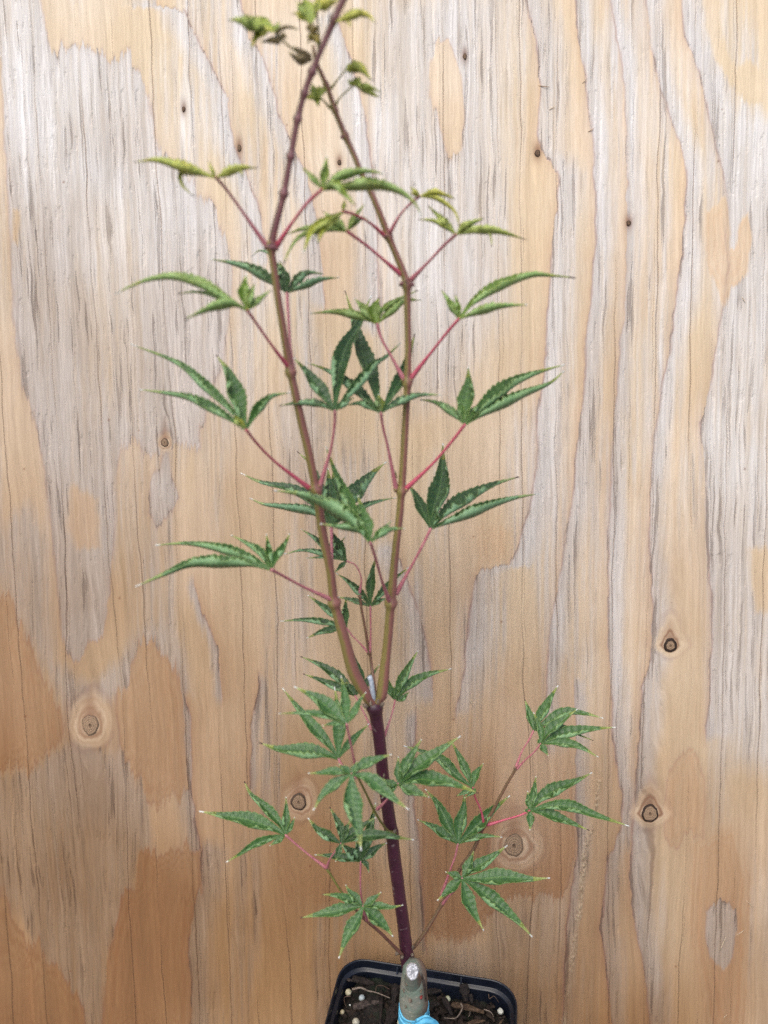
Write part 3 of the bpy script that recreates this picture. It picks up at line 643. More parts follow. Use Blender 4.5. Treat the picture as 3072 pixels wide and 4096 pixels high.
M_PET = {'r': petiole_mat('petiole_crimson', (.40, .058, .098), (.48, .105, .145)), 'p': petiole_mat('petiole_pink', (.37, .115, .14), (.43, .175, .19)), 'g': petiole_mat('petiole_green', (.20, .22, .06), (.30, .27, .09))}
M_CORKY = simple('corky_scar', (.075, .055, .042), (.20, .16, .12), 900, .85, .2, .7, .0005)

def leaf_mats(nm, top1, top2, under1, under2, marg, vein):
    res = []
    for side in (0, 1):
        k = NM('leaf_%s_%s' % (nm, 'underside' if side else 'top'))
        v = k.attr('lv'); t = k.attr('lt'); tipc = k.attr('ltip'); yel = k.attr('lyel'); o = k.obj()
        av = k.math('ABSOLUTE', v); nz = k.noise(o, 240, 5); n2 = k.noise(o, 1300, 4)
        c = k.mix(k.sm(nz, .3, .7), under1 if side else top1, under2 if side else top2)
        # side veins: chevrons of the lobe
        ph = k.math('SINE', k.math('MULTIPLY', k.math('SUBTRACT', k.attr('lph'), k.math('MULTIPLY', av, .55)), 6.2832))
        vn = k.math('MULTIPLY', k.sm(ph, .88, .985), k.sm(av, .95, .5))
        c = k.mix(k.math('MULTIPLY', vn, .16 if side else .22), c, vein)
        c = k.mix(k.math('MULTIPLY', k.sm(n2, .55, .75), .22), c, under2)
        c = k.mix(k.math('MULTIPLY', yel, k.sm(nz, .25, .6, .55, 1)), c, (.60, .50, .035) if not side else (.58, .53, .07))
        c = k.mix(k.math('MULTIPLY', k.sm(av, .085, .03), .75), c, vein)
        c = k.mix(k.math('MULTIPLY', k.sm(av, .88, .985), .62), c, marg)
        tt = k.math('ADD', t, k.math('MULTIPLY', k.math('SUBTRACT', nz, .5), .12))
        c = k.mix(k.math('MULTIPLY', k.sm(tt, .82, .96), .7), c, (.36, .40, .14))
        tipcol = k.mix(k.sm(tipc, .4, .6), (.075, .04, .03), (.70, .72, .68))
        c = k.mix(k.sm(tt, .94, .975), c, tipcol)
        k.base(c, .5 if side else .35, .45)
        h = k.math('ADD', k.math('MULTIPLY', vn, -.9), n2); k.bump(h, .45, .0006)
        tr = k.n('ShaderNodeBsdfTranslucent'); k.put(tr.inputs['Color'], k.mix(.5, c, (.25, .34, .06)))
        mx = k.n('ShaderNodeMixShader'); mx.inputs[0].default_value = .16
        k.l(k.b.outputs[0], mx.inputs[1]); k.l(tr.outputs[0], mx.inputs[2]); k.l(mx.outputs[0], k.out.inputs['Surface'])
        res.append(k.m)
    return res
LM = {'d': leaf_mats('dark', (.013, .053, .018), (.027, .086, .028), (.135, .275, .14), (.20, .35, .19), (.13, .20, .055), (.085, .18, .045)),
      'm': leaf_mats('mid', (.025, .090, .024), (.047, .135, .036), (.125, .255, .11), (.185, .33, .155), (.17, .25, .06), (.10, .20, .045)),
      'l': leaf_mats('light', (.125, .220, .032), (.19, .295, .055), (.22, .36, .105), (.31, .45, .165), (.27, .30, .06), (.18, .26, .055)),
      'b': leaf_mats('withered', (.085, .070, .030), (.15, .10, .045), (.14, .105, .06), (.2, .15, .09), (.12, .06, .035), (.2, .14, .07))}

# ================================================================== SAPLING
BASE = Vector((at(*nat('N', 1655, 4092), .302).x, .302, SOILZ))
tree = empty('maple_sapling', BASE)
tag(tree, 'young grafted maple sapling with two tall stems and narrow serrated leaves', 'sapling')

# stems: (region, x, y, Y, radius in zoom px)
def stem_pts(lst):
    P, R = [], []
    for (r, x, y, Y, rad) in lst:
        p = at(*nat(r, x, y), Y); dep = p.dot(FWD); P.append(p); R.append(rad / REG[r][2] / F * dep)
    return P, R
TRUNK = [('P',1420,420,.311,100),('P',1402,330,.311,102),('8',797,800,.311,40),('8',780,650,.311,38),('8',760,500,.311,37.5),('8',725,240,.3105,39),('8',705,60,.310,37.5),('6',1305,1100,.310,40),('6',1283,950,.310,38),('6',1260,800,.310,37),('6',1228,500,.309,37.5),('6',1212,390,.309,41),('6',1203,340,.309,48),('6',1200,318,.309,38)]
LEFT = [('6',1195,330,.309,30),('6',1170,300,.308,32),('6',1140,250,.307,34),('5',1165,1000,.306,31),('5',1110,800,.305,27),('5',1068,650,.305,23),('5',1050,500,.304,22),('5',1010,300,.303,23),('5',982,100,.302,22.5),('3',1100,1270,.302,21),('3',1065,1100,.301,22),('3',1020,900,.3,21.5),('3',976,700,.299,20),('3',940,500,.298,19.5),('3',908,300,.297,18.5),('3',880,100,.296,19),('1',876,1265,.296,20),('1',888,1180,.295,19),('1',935,1000,.294,17),('1',972,800,.293,16),('1',1010,600,.292,16),('1',1045,470,.291,15.5),('1',1085,360,.29,16),('1',1130,250,.289,15),('1',1160,180,.289,17),('1',1205,75,.288,18),('1',1262,-40,.287,17)]
RIGHTS = [('6',1215,330,.309,28),('6',1236,290,.309,29),('5',1310,1120,.309,29),('5',1335,900,.31,24),('5',1357,660,.31,23),('5',1380,400,.31,20),('5',1402,200,.31,19),('4',645,465,.31,19),('4',656,300,.31,19),('4',672,0,.31,18.5),('2',676,1190,.31,19),('2',680,1000,.31,17),('2',677,850,.31,17.5),('2',672,690,.31,18.5),('2',645,600,.31,18),('2',612,520,.31,17),('2',578,440,.31,17.5),('2',525,300,.309,16),('2',480,200,.309,15),('2',430,95,.308,15),('1',1300,800,.308,15),('1',1255,700,.308,15),('1',1200,565,.307,14),('1',1165,460,.307,13),('1',1120,355,.306,11.5),('1',1098,300,.306,10),('1',1088,230,.306,8)]
def nodes_of(lst, amt=.62):
    out = []
    for (r, x, y, Y, rad) in lst:
        p = at(*nat(r, x, y), Y); out.append((p, amt, rad / REG[r][2] / F * p.dot(FWD) * .8))
    return out
NODE_L = [('5',1066,655,.305,23),('3',1097,1285,.302,21),('3',972,690,.299,20),('1',876,1262,.296,22),('1',936,990,.294,17),('1',972,800,.293,16),('1',1010,610,.292,16),('1',1045,478,.291,15),('1',1082,368,.29,16),('1',1190,95,.288,17)]
NODE_R = [('5',1355,655,.31,22),('4',643,465,.31,20),('2',675,1190,.31,19),('2',672,690,.31,20),('2',578,445,.31,16),('1',1252,700,.308,14),('1',1195,560,.307,14),('1',1155,440,.307,13)]
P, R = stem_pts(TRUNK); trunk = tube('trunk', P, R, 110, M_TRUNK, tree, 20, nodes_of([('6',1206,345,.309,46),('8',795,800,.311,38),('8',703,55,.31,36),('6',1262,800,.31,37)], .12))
P, R = stem_pts(LEFT); o = tube('stem', P[:18], R[:18], 150, M_STEM, tree, 14, nodes_of(NODE_L)); o['label'] = 'left stem, reddish brown over olive green'
o = tube('stem', P[16:], R[16:], 90, M_STEMUP, tree, 14, nodes_of(NODE_L)); o['label'] = 'purple upper length of the left stem leaning right'; o.name = 'upper_stem'
P, R = stem_pts(RIGHTS); o = tube('stem', P, R, 190, M_STEM, tree, 14, nodes_of(NODE_R)); o['label'] = 'right stem, olive green and reddish, crossing behind the left one at the top'

# mid twig, dead stub
P, R = stem_pts([('6',1197,310,.309,17),('6',1193,270,.308,17),('6',1185,200,.307,14.5),('6',1178,172,.307,15),('6',1172,160,.307,16)])
M_DEAD = simple('dead_stub', (.30, .36, .44), (.52, .58, .64), 500, .55, .4, .3); tube('dead_stub', P, R, 14, M_DEAD, tree, 10, capr=.05)
P, R = stem_pts([('6',1210,290,.312,9),('6',1200,200,.315,10),('6',1186,100,.320,9.5),('6',1176,20,.322,9),('5',1247,910,.322,9),('5',1225,780,.323,7),('5',1210,700,.324,6.5),('5',1198,615,.325,7.5)])
tube('twig', P, R, 50, M_TWIG, tree, 10, nodes_of([('5',1247,910,.322,8),('5',1198,615,.325,8)], .5))
# lower right branch
RB = [('8',832,750,.314,12),('8',860,715,.315,13),('8',920,630,.317,12.5),('8',1005,485,.320,11.5),('8',1060,390,.322,11),('7',520,1310,.325,13),('7',590,1210,.327,13),('7',640,1100,.329,12),('7',660,1060,.33,12),('7',720,950,.331,10.5),('7',790,820,.332,9.5),('7',850,715,.333,9)]
P, R = stem_pts(RB); R = [q * .9 for q in R]; tube('branch', P, R, 80, M_TWIG, tree, 10, nodes_of([('8',1005,485,.32,11),('7',660,1060,.33,11),('7',850,715,.333,9)], .6))
# lower left twig
LB = [('8',768,790,.308,16),('8',740,762,.306,13),('8',640,660,.300,11),('8',540,575,.296,9.5),('8',470,500,.295,8),('8',395,400,.295,8),('8',330,295,.296,8.5),('8',312,272,.296,8)]
P, R = stem_pts(LB); R = [q * .85 for q in R]; tube('twig', P[:5], R[:5], 40, M_TWIG, tree, 10); o = tube('twig', P[3:], R[3:], 40, M_TWIGG, tree, 10, nodes_of([('8',320,285,.296,8)], .5)); o['label'] = 'thin green outer length of the lower left twig'
# upper left green twig
LT = [('6',1330,1100,.308,14),('6',1290,1095,.304,10),('6',1245,1040,.300,8.5),('6',1200,965,.296,9),('6',1160,880,.291,8),('6',1120,800,.286,8),('6',1090,740,.282,7)]
P, R = stem_pts(LT); R = [q * .85 for q in R]; o = tube('twig', P, R, 50, M_TWIGG, tree, 10, nodes_of([('6',1200,968,.296,8)], .5)); o['label'] = 'yellow green twig rising to the left of the trunk'

def bud(r, x, y, Y, L, Wd, dx, dy, mat):
    c = at(*nat(r, x, y), Y); s = 1 / REG[r][2] / F * c.dot(FWD)
    tip = c + (RIGHT * dx - UPV * dy).normalized() * L * .8 * s; Wd *= (1.05 if mat in (M_STEM, M_STEMUP) else .72); mid = c.lerp(tip, .45)
    v, f, a = tube_data([c, mid, tip], [Wd * s * .8, Wd * s, Wd * s * .12], 9, 8, wob=.05); return link_mesh('bud', v, f, mat, tree, a)
M_BUD = simple('bud_brown', (.11, .05, .04), (.24, .14, .10), 900, .5)
for args in [('8',740,770,.306,34,17,-.4,.9,M_CORKY),('8',765,795,.305,30,15,.1,.9,M_CORKY),('8',832,735,.309,32,12,0,1,M_CORKY),('8',825,795,.306,22,14,.3,-.6,M_CORKY),('6',1320,1100,.306,30,15,.5,-.7,M_CORKY),('6',1262,770,.305,36,11,0,-1,M_CORKY),('P',1585,345,.304,80,24,-.1,-1,M_BUD),
             ('6',1160,345,.3055,46,20,-.75,-.5,M_CORKY),('6',1240,335,.3055,40,18,.8,-.5,M_CORKY),('6',1182,335,.303,38,14,-.1,-1,M_CORKY),('6',1222,322,.303,34,13,.2,-1,M_CORKY),
             ('5',1072,665,.3035,22,14,.2,-1,M_STEM),('3',1080,1285,.301,18,11,-.6,-.8,M_STEM),('3',1118,1275,.301,20,11,.5,-.9,M_STEM),('3',990,685,.298,18,9,.5,-.9,M_STEM),('1',852,1270,.295,26,14,-.5,-.9,M_STEMUP),('1',896,1275,.295,26,14,.5,-.9,M_STEMUP),('1',872,1250,.294,22,12,0,-1,M_BUD),
             ('4',620,462,.309,22,11,-.6,-.8,M_STEM),('4',668,465,.309,22,11,.6,-.8,M_STEM),('4',600,1040,.309,22,13,.3,-1,M_STEM),('2',655,1180,.309,20,11,-.5,-.9,M_STEM),('2',692,1180,.309,20,11,.5,-.9,M_STEM),('2',650,690,.309,26,15,-.5,-.8,M_STEMUP),('2',695,692,.309,26,15,.5,-.8,M_STEMUP),('2',668,672,.307,22,11,0,-1,M_BUD),('2',567,445,.308,20,11,-.6,-.8,M_STEMUP),('1',1240,705,.306,24,11,-.5,-.8,M_STEMUP),('4',620,400,.31,50,7,-.15,-1,M_TWIGG),('7',845,718,.332,20,10,-.3,-1,M_TWIG)]: bud(*args)

# rootstock with slanting cut, bark strip and blue grafting tape
M_ROOT = NM('rootstock_bark'); k = M_ROOT; r1 = k.noise(k.obj(), 130, 5); r2 = k.noise(k.obj(), 520, 4); r3 = k.noise(k.vec(0, 0, k.math('MULTIPLY', k.attr('ln'), 260)), 1, 3)
rc = k.mix(k.sm(r1, .35, .65), (.135, .185, .145), (.20, .20, .165)); rc = k.mix(k.math('MULTIPLY', k.sm(k.attr('side'), .35, .95), .85), rc, (.15, .085, .058)); rc = k.mix(k.math('MULTIPLY', k.sm(r2, .62, .72), .6), rc, (.42, .38, .29)); rc = k.mix(k.math('MULTIPLY', k.sm(r3, .55, .68), .4), rc, (.10, .07, .055))
k.base(rc, .55, .35); k.bump(r2, .5, .0008); M_ROOT = k.m
P, R = stem_pts([('N',1652,4420,.302,60),('N',1652,4250,.302,57),('N',1654,4092,.302,54),('N',1655,4000,.302,54),('N',1656,3950,.302,53),('N',1657,3918,.3025,52),('N',1656,3893,.3035,49),('N',1652,3868,.305,45),('N',1646,3848,.3065,37)])
rs = tube('rootstock', P, R, 60, M_ROOT, tree, 28, nodes_of([('N',1660,4002,.302,50)], .07), wob=.05)
cc = at(*nat('P', 1470, 408), .2920); ncut = Vector((-.02, -.78, .62)).normalized(); ax = RIGHT; ay = ncut.cross(ax).normalized(); s = cc.dot(FWD) / F / 3.77
ax = ay.cross(ncut).normalized()
V, Fc, kr = [cc + ncut * .0007], [], [0]
for j in range(1, 6):
    for i in range(30):
        a = 2 * math.pi * i / 30; q = j / 5; wv = 1 + .04 * math.sin(3 * a) + .03 * math.sin(7 * a + 1)
        rx_, ry_ = 96 * s * q * wv, 122 * s * q * wv
        V.append(cc + ax * rx_ * math.cos(a) + ay * ry_ * math.sin(a) + ncut * (.0007 + random.uniform(-.0001, .00015) if j < 4 else (.0009 if j == 4 else -.0022))); kr.append(q)
for i in range(30): Fc.append((0, 1 + i, 1 + (i + 1) % 30))
for j in range(4):
    for i in range(30): p, q = 1 + j * 30 + i, 1 + j * 30 + (i + 1) % 30; Fc.append((p, p + 30, q + 30, q))
k = NM('cut_wood_white'); nz = k.noise(k.obj(), 900, 5, .65); c = k.mix(k.sm(nz, .40, .66), (.20, .205, .22), (.70, .71, .74)); c = k.mix(k.sm(k.attr('kr'), .93, 1), c, (.30, .26, .22)); k.base(c, .6, .4); k.bump(nz, .5, .0006)
o = link_mesh('cut_face', V, Fc, k.m, rs, {'kr': kr}); o['label'] = 'slanting whitish cut end of the rootstock'
# collar joining cut face to rootstock
P, R = stem_pts([('P',1478,640,.3025,150),('P',1476,540,.2995,136),('P',1473,470,.2965,116),('P',1470,408,.2935,100)])
tube('cut_stub', P, R, 16, M_ROOT, rs, 22, capr=.1)
P, R = stem_pts([('Q',85,430,.3005,20),('Q',128,560,.2985,24),('Q',150,700,.2978,22),('Q',165,840,.2975,14)])
tube('bark_strip', P, R, 16, BARKS[1], rs, 8, wob=.2)
for (x, y, rr_, m) in [(1385,580,26,0),(1440,830,36,0),(1600,700,20,0),(1600,785,30,1),(1370,930,14,0),(1340,690,18,0)]:
    c = at(*nat('P', x, y), .2955); sz = .8 * rr_ / 3.77 / F * c.dot(FWD)
    v, f, a = tube_data([c + PN * -.001, c + Vector((0, -.0006, 0)), c + Vector((0, -.0009, .0003))], [sz, sz * .9, sz * .3], 6, 8, wob=.15)
    o = link_mesh('bud_scar', v, f, simple('red_bud', (.12, .012, .012), (.20, .025, .022), 600) if m else M_CORKY, rs, a)
# tape
M_TAPE = NM('blue_grafting_tape'); k = M_TAPE; tz = k.noise(k.obj(), 350, 4); tf = k.noise(k.obj(), 3000, 2)
k.base(k.mix(k.sm(tz, .3, .7), (.075, .36, .58), (.14, .47, .66)), .42, .4); k.bump(tf, .1, .0003); M_TAPE = k.m
tape = None
def tape_ring(y0l, y0r, hgt, rad, seedp, y1r=None):
    V, Fc, n, m = [], [], 64, 9
    for i in range(n + 1):
        a = 2 * math.pi * i / n
        c0 = .5 + .5 * math.cos(a)        # 1 at right side, 0 at left
        yc = y0l + (y0r - y0l) * c0 + 55 * max(0, -math.sin(a)) ** 1.0
        for j in range(m + 1):
            t = j / m
            yy = yc + hgt * t
            ctr = at(*nat('P', 1490, yy), .302)
            rr_ = rad * ctr.dot(FWD) / F / 3.77 * (1 + .03 * math.sin(t * math.pi * 3 + a * 2 + seedp) + .025 * math.sin(a * 5 + t * 7 + seedp) + .02 * (j % 2))
            V.append(ctr + Vector((math.cos(a) * rr_, math.sin(a) * rr_, 0)))
    for i in range(n):
        for j in range(m): p = i * (m + 1) + j; Fc.append((p, p + 1, p + m + 2, p + m + 1))
    o = link_mesh('grafting_tape', V, Fc, M_TAPE, tree)
    sl = o.modifiers.new('thick', 'SOLIDIFY'); sl.thickness = .0004; sl.offset = 0
    return o
t1 = tape_ring(905, 880, 190, 214, 0); t1['label'] = 'upper wrap of sky blue grafting tape round the rootstock'
t2 = tape_ring(985, 1010, 260, 220, 2); t2['label'] = 'lower wrap of sky blue grafting tape'
V, Fc = [], []
tl = [(1520,1120,.2905),(1680,1040,.290),(1780,1085,.2905),(1850,1150,.291),(1905,1260,.291)]
lo = [(1500,1230,.2895),(1640,1190,.289),(1730,1190,.2895),(1780,1240,.290),(1800,1340,.290)]
A = catmull([at(*nat('P', x, y), Y) for x, y, Y in tl], 20); B = catmull([at(*nat('P', x, y), Y) for x, y, Y in lo], 20)
for i in range(20):
    for j in range(7): t = j / 6; V.append(Vector(A[i]).lerp(Vector(B[i]), t) + Vector((0, -.0008 * math.sin(t * 9 + i * .15) * (1 - i / 40), .0003 * math.sin(i * .5))))
for i in range(19):
    for j in range(6): p = i * 7 + j; Fc.append((p, p + 7, p + 8, p + 1))
o = link_mesh('tape_tail', V, Fc, M_TAPE, tree); sl = o.modifiers.new('thick', 'SOLIDIFY'); sl.thickness = .0004; o['label'] = 'loose end of the blue tape flaring right'

# ------------------------------------------------------------------ leaves
def smooth01(x): x = max(0., min(1., x)); return x * x * (3 - 2 * x)
def build_leaf(reg, base, Y, lobes, mat='m', yel=0., tip=1., fold=22, tilt=14, label=None, droop=0.0):
    bn = nat(reg, *base); b3 = at(*bn, Y); s = REG[reg][2]
    vd = b3.normalized(); dep = b3.dot(FWD); px = dep / F                       # metres per photo pixel
    Rr = vd.cross(Vector((0, 0, 1))).normalized(); Uu = Rr.cross(vd).normalized()
    el = math.asin(-vd.z) + math.radians(tilt)                               # angle between view ray and leaf plane
    cot = min(3.0, max(0.0, 1 / math.tan(max(el, .05)))); N = (Uu * cot - vd).normalized()
    slope = min(1.0, cot) * smooth01((math.degrees(el) - 8) / 25)
    V, Fc, lv, lt, lph, ltip, lyel = [], [], [], [], [], [], []
    rs_ = random.Random(int(bn[0] * 7 + bn[1]))
    for lobe in lobes:
        pts, wz = lobe[0], lobe[1]; opt = lobe[2] if len(lobe) > 2 else {}
        pn = [bn] + [nat(reg, *p) for p in pts]
        if len(pn) == 2:
            dx, dy = pn[1][0] - pn[0][0], pn[1][1] - pn[0][1]; q = rs_.uniform(-.05, .05)
            pn.insert(1, (pn[0][0] + dx * .5 - dy * q, pn[0][1] + dy * .5 + dx * q))
        cum = [0]
        for i in range(1, len(pn)): cum.append(cum[-1] + math.hypot(pn[i][0] - pn[i - 1][0], pn[i][1] - pn[i - 1][1]))
        Lpx = cum[-1]; P3 = []
        dz = opt.get('dz', rs_.uniform(-.12, .12)); 
        for i, p in enumerate(pn):
            f = cum[i] / Lpx; rise = -(p[1] - bn[1]) * px
            P3.append(atd(p[0], p[1], dep + slope * rise + dz * Lpx * px * f))
        teeth = max(5, int(round(Lpx / 25.0))); n = teeth * 5 + 1
        C = [Vector(c) for c in catmull(P3, n)]; W = wz / s * px * (1.25 if reg == '9' else 1.0)
        fo = math.radians(opt.get('fold', fold) * rs_.uniform(.75, 1.25)); curlL = opt.get('curl', rs_.uniform(.5, 1.15)); curlR = opt.get('curl', rs_.uniform(.5, 1.15))
        roll = math.radians(opt.get('roll', rs_.uniform(-10, 10)))
        y_l = min(1., opt.get('yel', yel) + (.25 if reg == '9' and mat == 'l' else 0)); tp = opt.get('tip', tip if rs_.random() < .85 else 1 - tip)
        base_i = len(V); nside = opt.get('side', rs_.choice((-1, 1))); rollv = [rs_.uniform(.1, 1.3) for _ in range(14)]; tv = [rs_.uniform(.45, 1.45) for _ in range(20)]
        S = [-1, -.9, -.78, -.6, -.32, 0, .32, .6, .78, .9, 1]; m = len(S)
        for i in range(n):
            t = i / (n - 1)
            T = (C[min(i + 1, n - 1)] - C[max(i - 1, 0)]).normalized()
            # apparent frame
            Nn = (N - T * N.dot(T))
            if Nn.length < .15: Nn = (-vd - T * (-vd).dot(T))
            Nn.normalize(); Bn = T.cross(Nn).normalized()
            Nr = Nn * math.cos(roll) + Bn * math.sin(roll); Br = Bn * math.cos(roll) - Nn * math.sin(roll)
            # lanceolate outline with a long drawn-out point
            if t < .42: wf = .20 + .80 * smooth01(t / .42)
            else: wf = max(0., 1 - ((t - .42) / .58)) ** 1.22
            wf = max(wf, .045)
            ph = t * teeth; saw = ph - math.floor(ph)
            near = 1 if Br.dot(Uu) < -.12 else (-1 if Br.dot(Uu) > .12 else nside)
            rv = rollv[min(len(rollv) - 1, int(t * 12))]
            rv = rv + (rollv[min(len(rollv) - 1, int(t * 12) + 1)] - rv) * (t * 12 - int(t * 12))
            rv *= smooth01((t - .06) / .14)
            tooth = (.25 * (saw ** .7) - .11) * tv[int(ph) % 20] * (.25 if reg == '9' else 1.) * smooth01((t - .10) / .1) * smooth01((1.0 - t) / .12)
            def section(tooth):
                prof = []
                for j, sv in enumerate(S):
                    a_ = abs(sv); sg = -1 if sv < 0 else 1
                    if sg == near: angs = (fo, fo + .15 * rv, fo + .75 * rv, fo + 1.9 * rv, fo + 2.75 * rv); st = 1 + .42 * min(rv, 1.)
                    else: angs = (fo, fo + .05, fo + .12 * rv, fo + .35 * rv, fo + .6 * rv); st = 1.0
                    xx = zz = 0.; last = 0.
                    for brk, ang in zip((.32, .6, .78, .9, 1.0), angs):
                        if last >= a_: break
                        seg = min(a_, brk) - last
                        if brk >= .9: seg *= (1 + tooth * 3.4) * (st + (.35 * rv if sg == near else 0))
                        xx += seg * math.cos(ang) * st; zz += seg * math.sin(ang) * st; last = min(a_, brk)
                    zz += .075 * math.sin(ph * 6.283) * math.sin(min(1, a_ * 1.25) * math.pi)
                    prof.append((sg * xx, zz))
                return prof
            prof = section(tooth); plain = section(0.)
            T2 = (T - vd * T.dot(vd)); T2.normalize() if T2.length > 1e-6 else None
            Pp = vd.cross(T2).normalized()
            proj = [(Br * x + Nr * z).dot(Pp) for x, z in plain]; lo_, hi_ = min(proj), max(proj)
            ext = max(hi_ - lo_, .48); sc_ = W * wf / ext; mid = (hi_ + lo_) / 2 * sc_
            for j, (x, z) in enumerate(prof):
                V.append(C[i] + (Br * x + Nr * z) * sc_ - Pp * mid); lv.append(S[j]); lt.append(t); lph.append(ph); ltip.append(tp)
                lyel.append(y_l * (.45 + .55 * abs(S[j])) * (.7 + .3 * t) + (.25 if t > .8 else 0))
        for i in range(n - 1):
            for j in range(m - 1):
                p = base_i + i * m + j; Fc.append((p, p + 1, p + m + 1, p + m))
    mats = LM[mat]
    o = link_mesh('leaf', V, Fc, list(mats), tree, {'lv': lv, 'lt': lt, 'lph': lph, 'ltip': ltip, 'lyel': lyel}, origin=b3 - BASE)
    # origin handling: vertices relative to the leaf base
    sl = o.modifiers.new('blade', 'SOLIDIFY'); sl.thickness = .00022; sl.offset = -1; sl.material_offset = 1; sl.use_rim = True
    if label: o['label'] = label
    return o, b3
def build_petiole(leaf, b3, reg, pts, Ynode, kind, rz):
    s = REG[reg][2]; n = len(pts); base_Y = b3.y
    P = [b3.copy()]
    for i, (x, y) in enumerate(pts):
        f = (i + 1) / n; P.append(at(*nat(reg, x, y), base_Y + (Ynode - base_Y) * f))
    px = b3.dot(FWD) / F / s
    rz = rz * .9
    R = [rz * px * 1.15] + [rz * px] * (n - 1) + [rz * px * 2.0]
    if n > 1: R[-2] = rz * px
    v, f, a = tube_data(P, R, 10 + 8 * n, 8, wob=.05)
    return link_mesh('petiole', v, f, M_PET[kind], leaf, a)
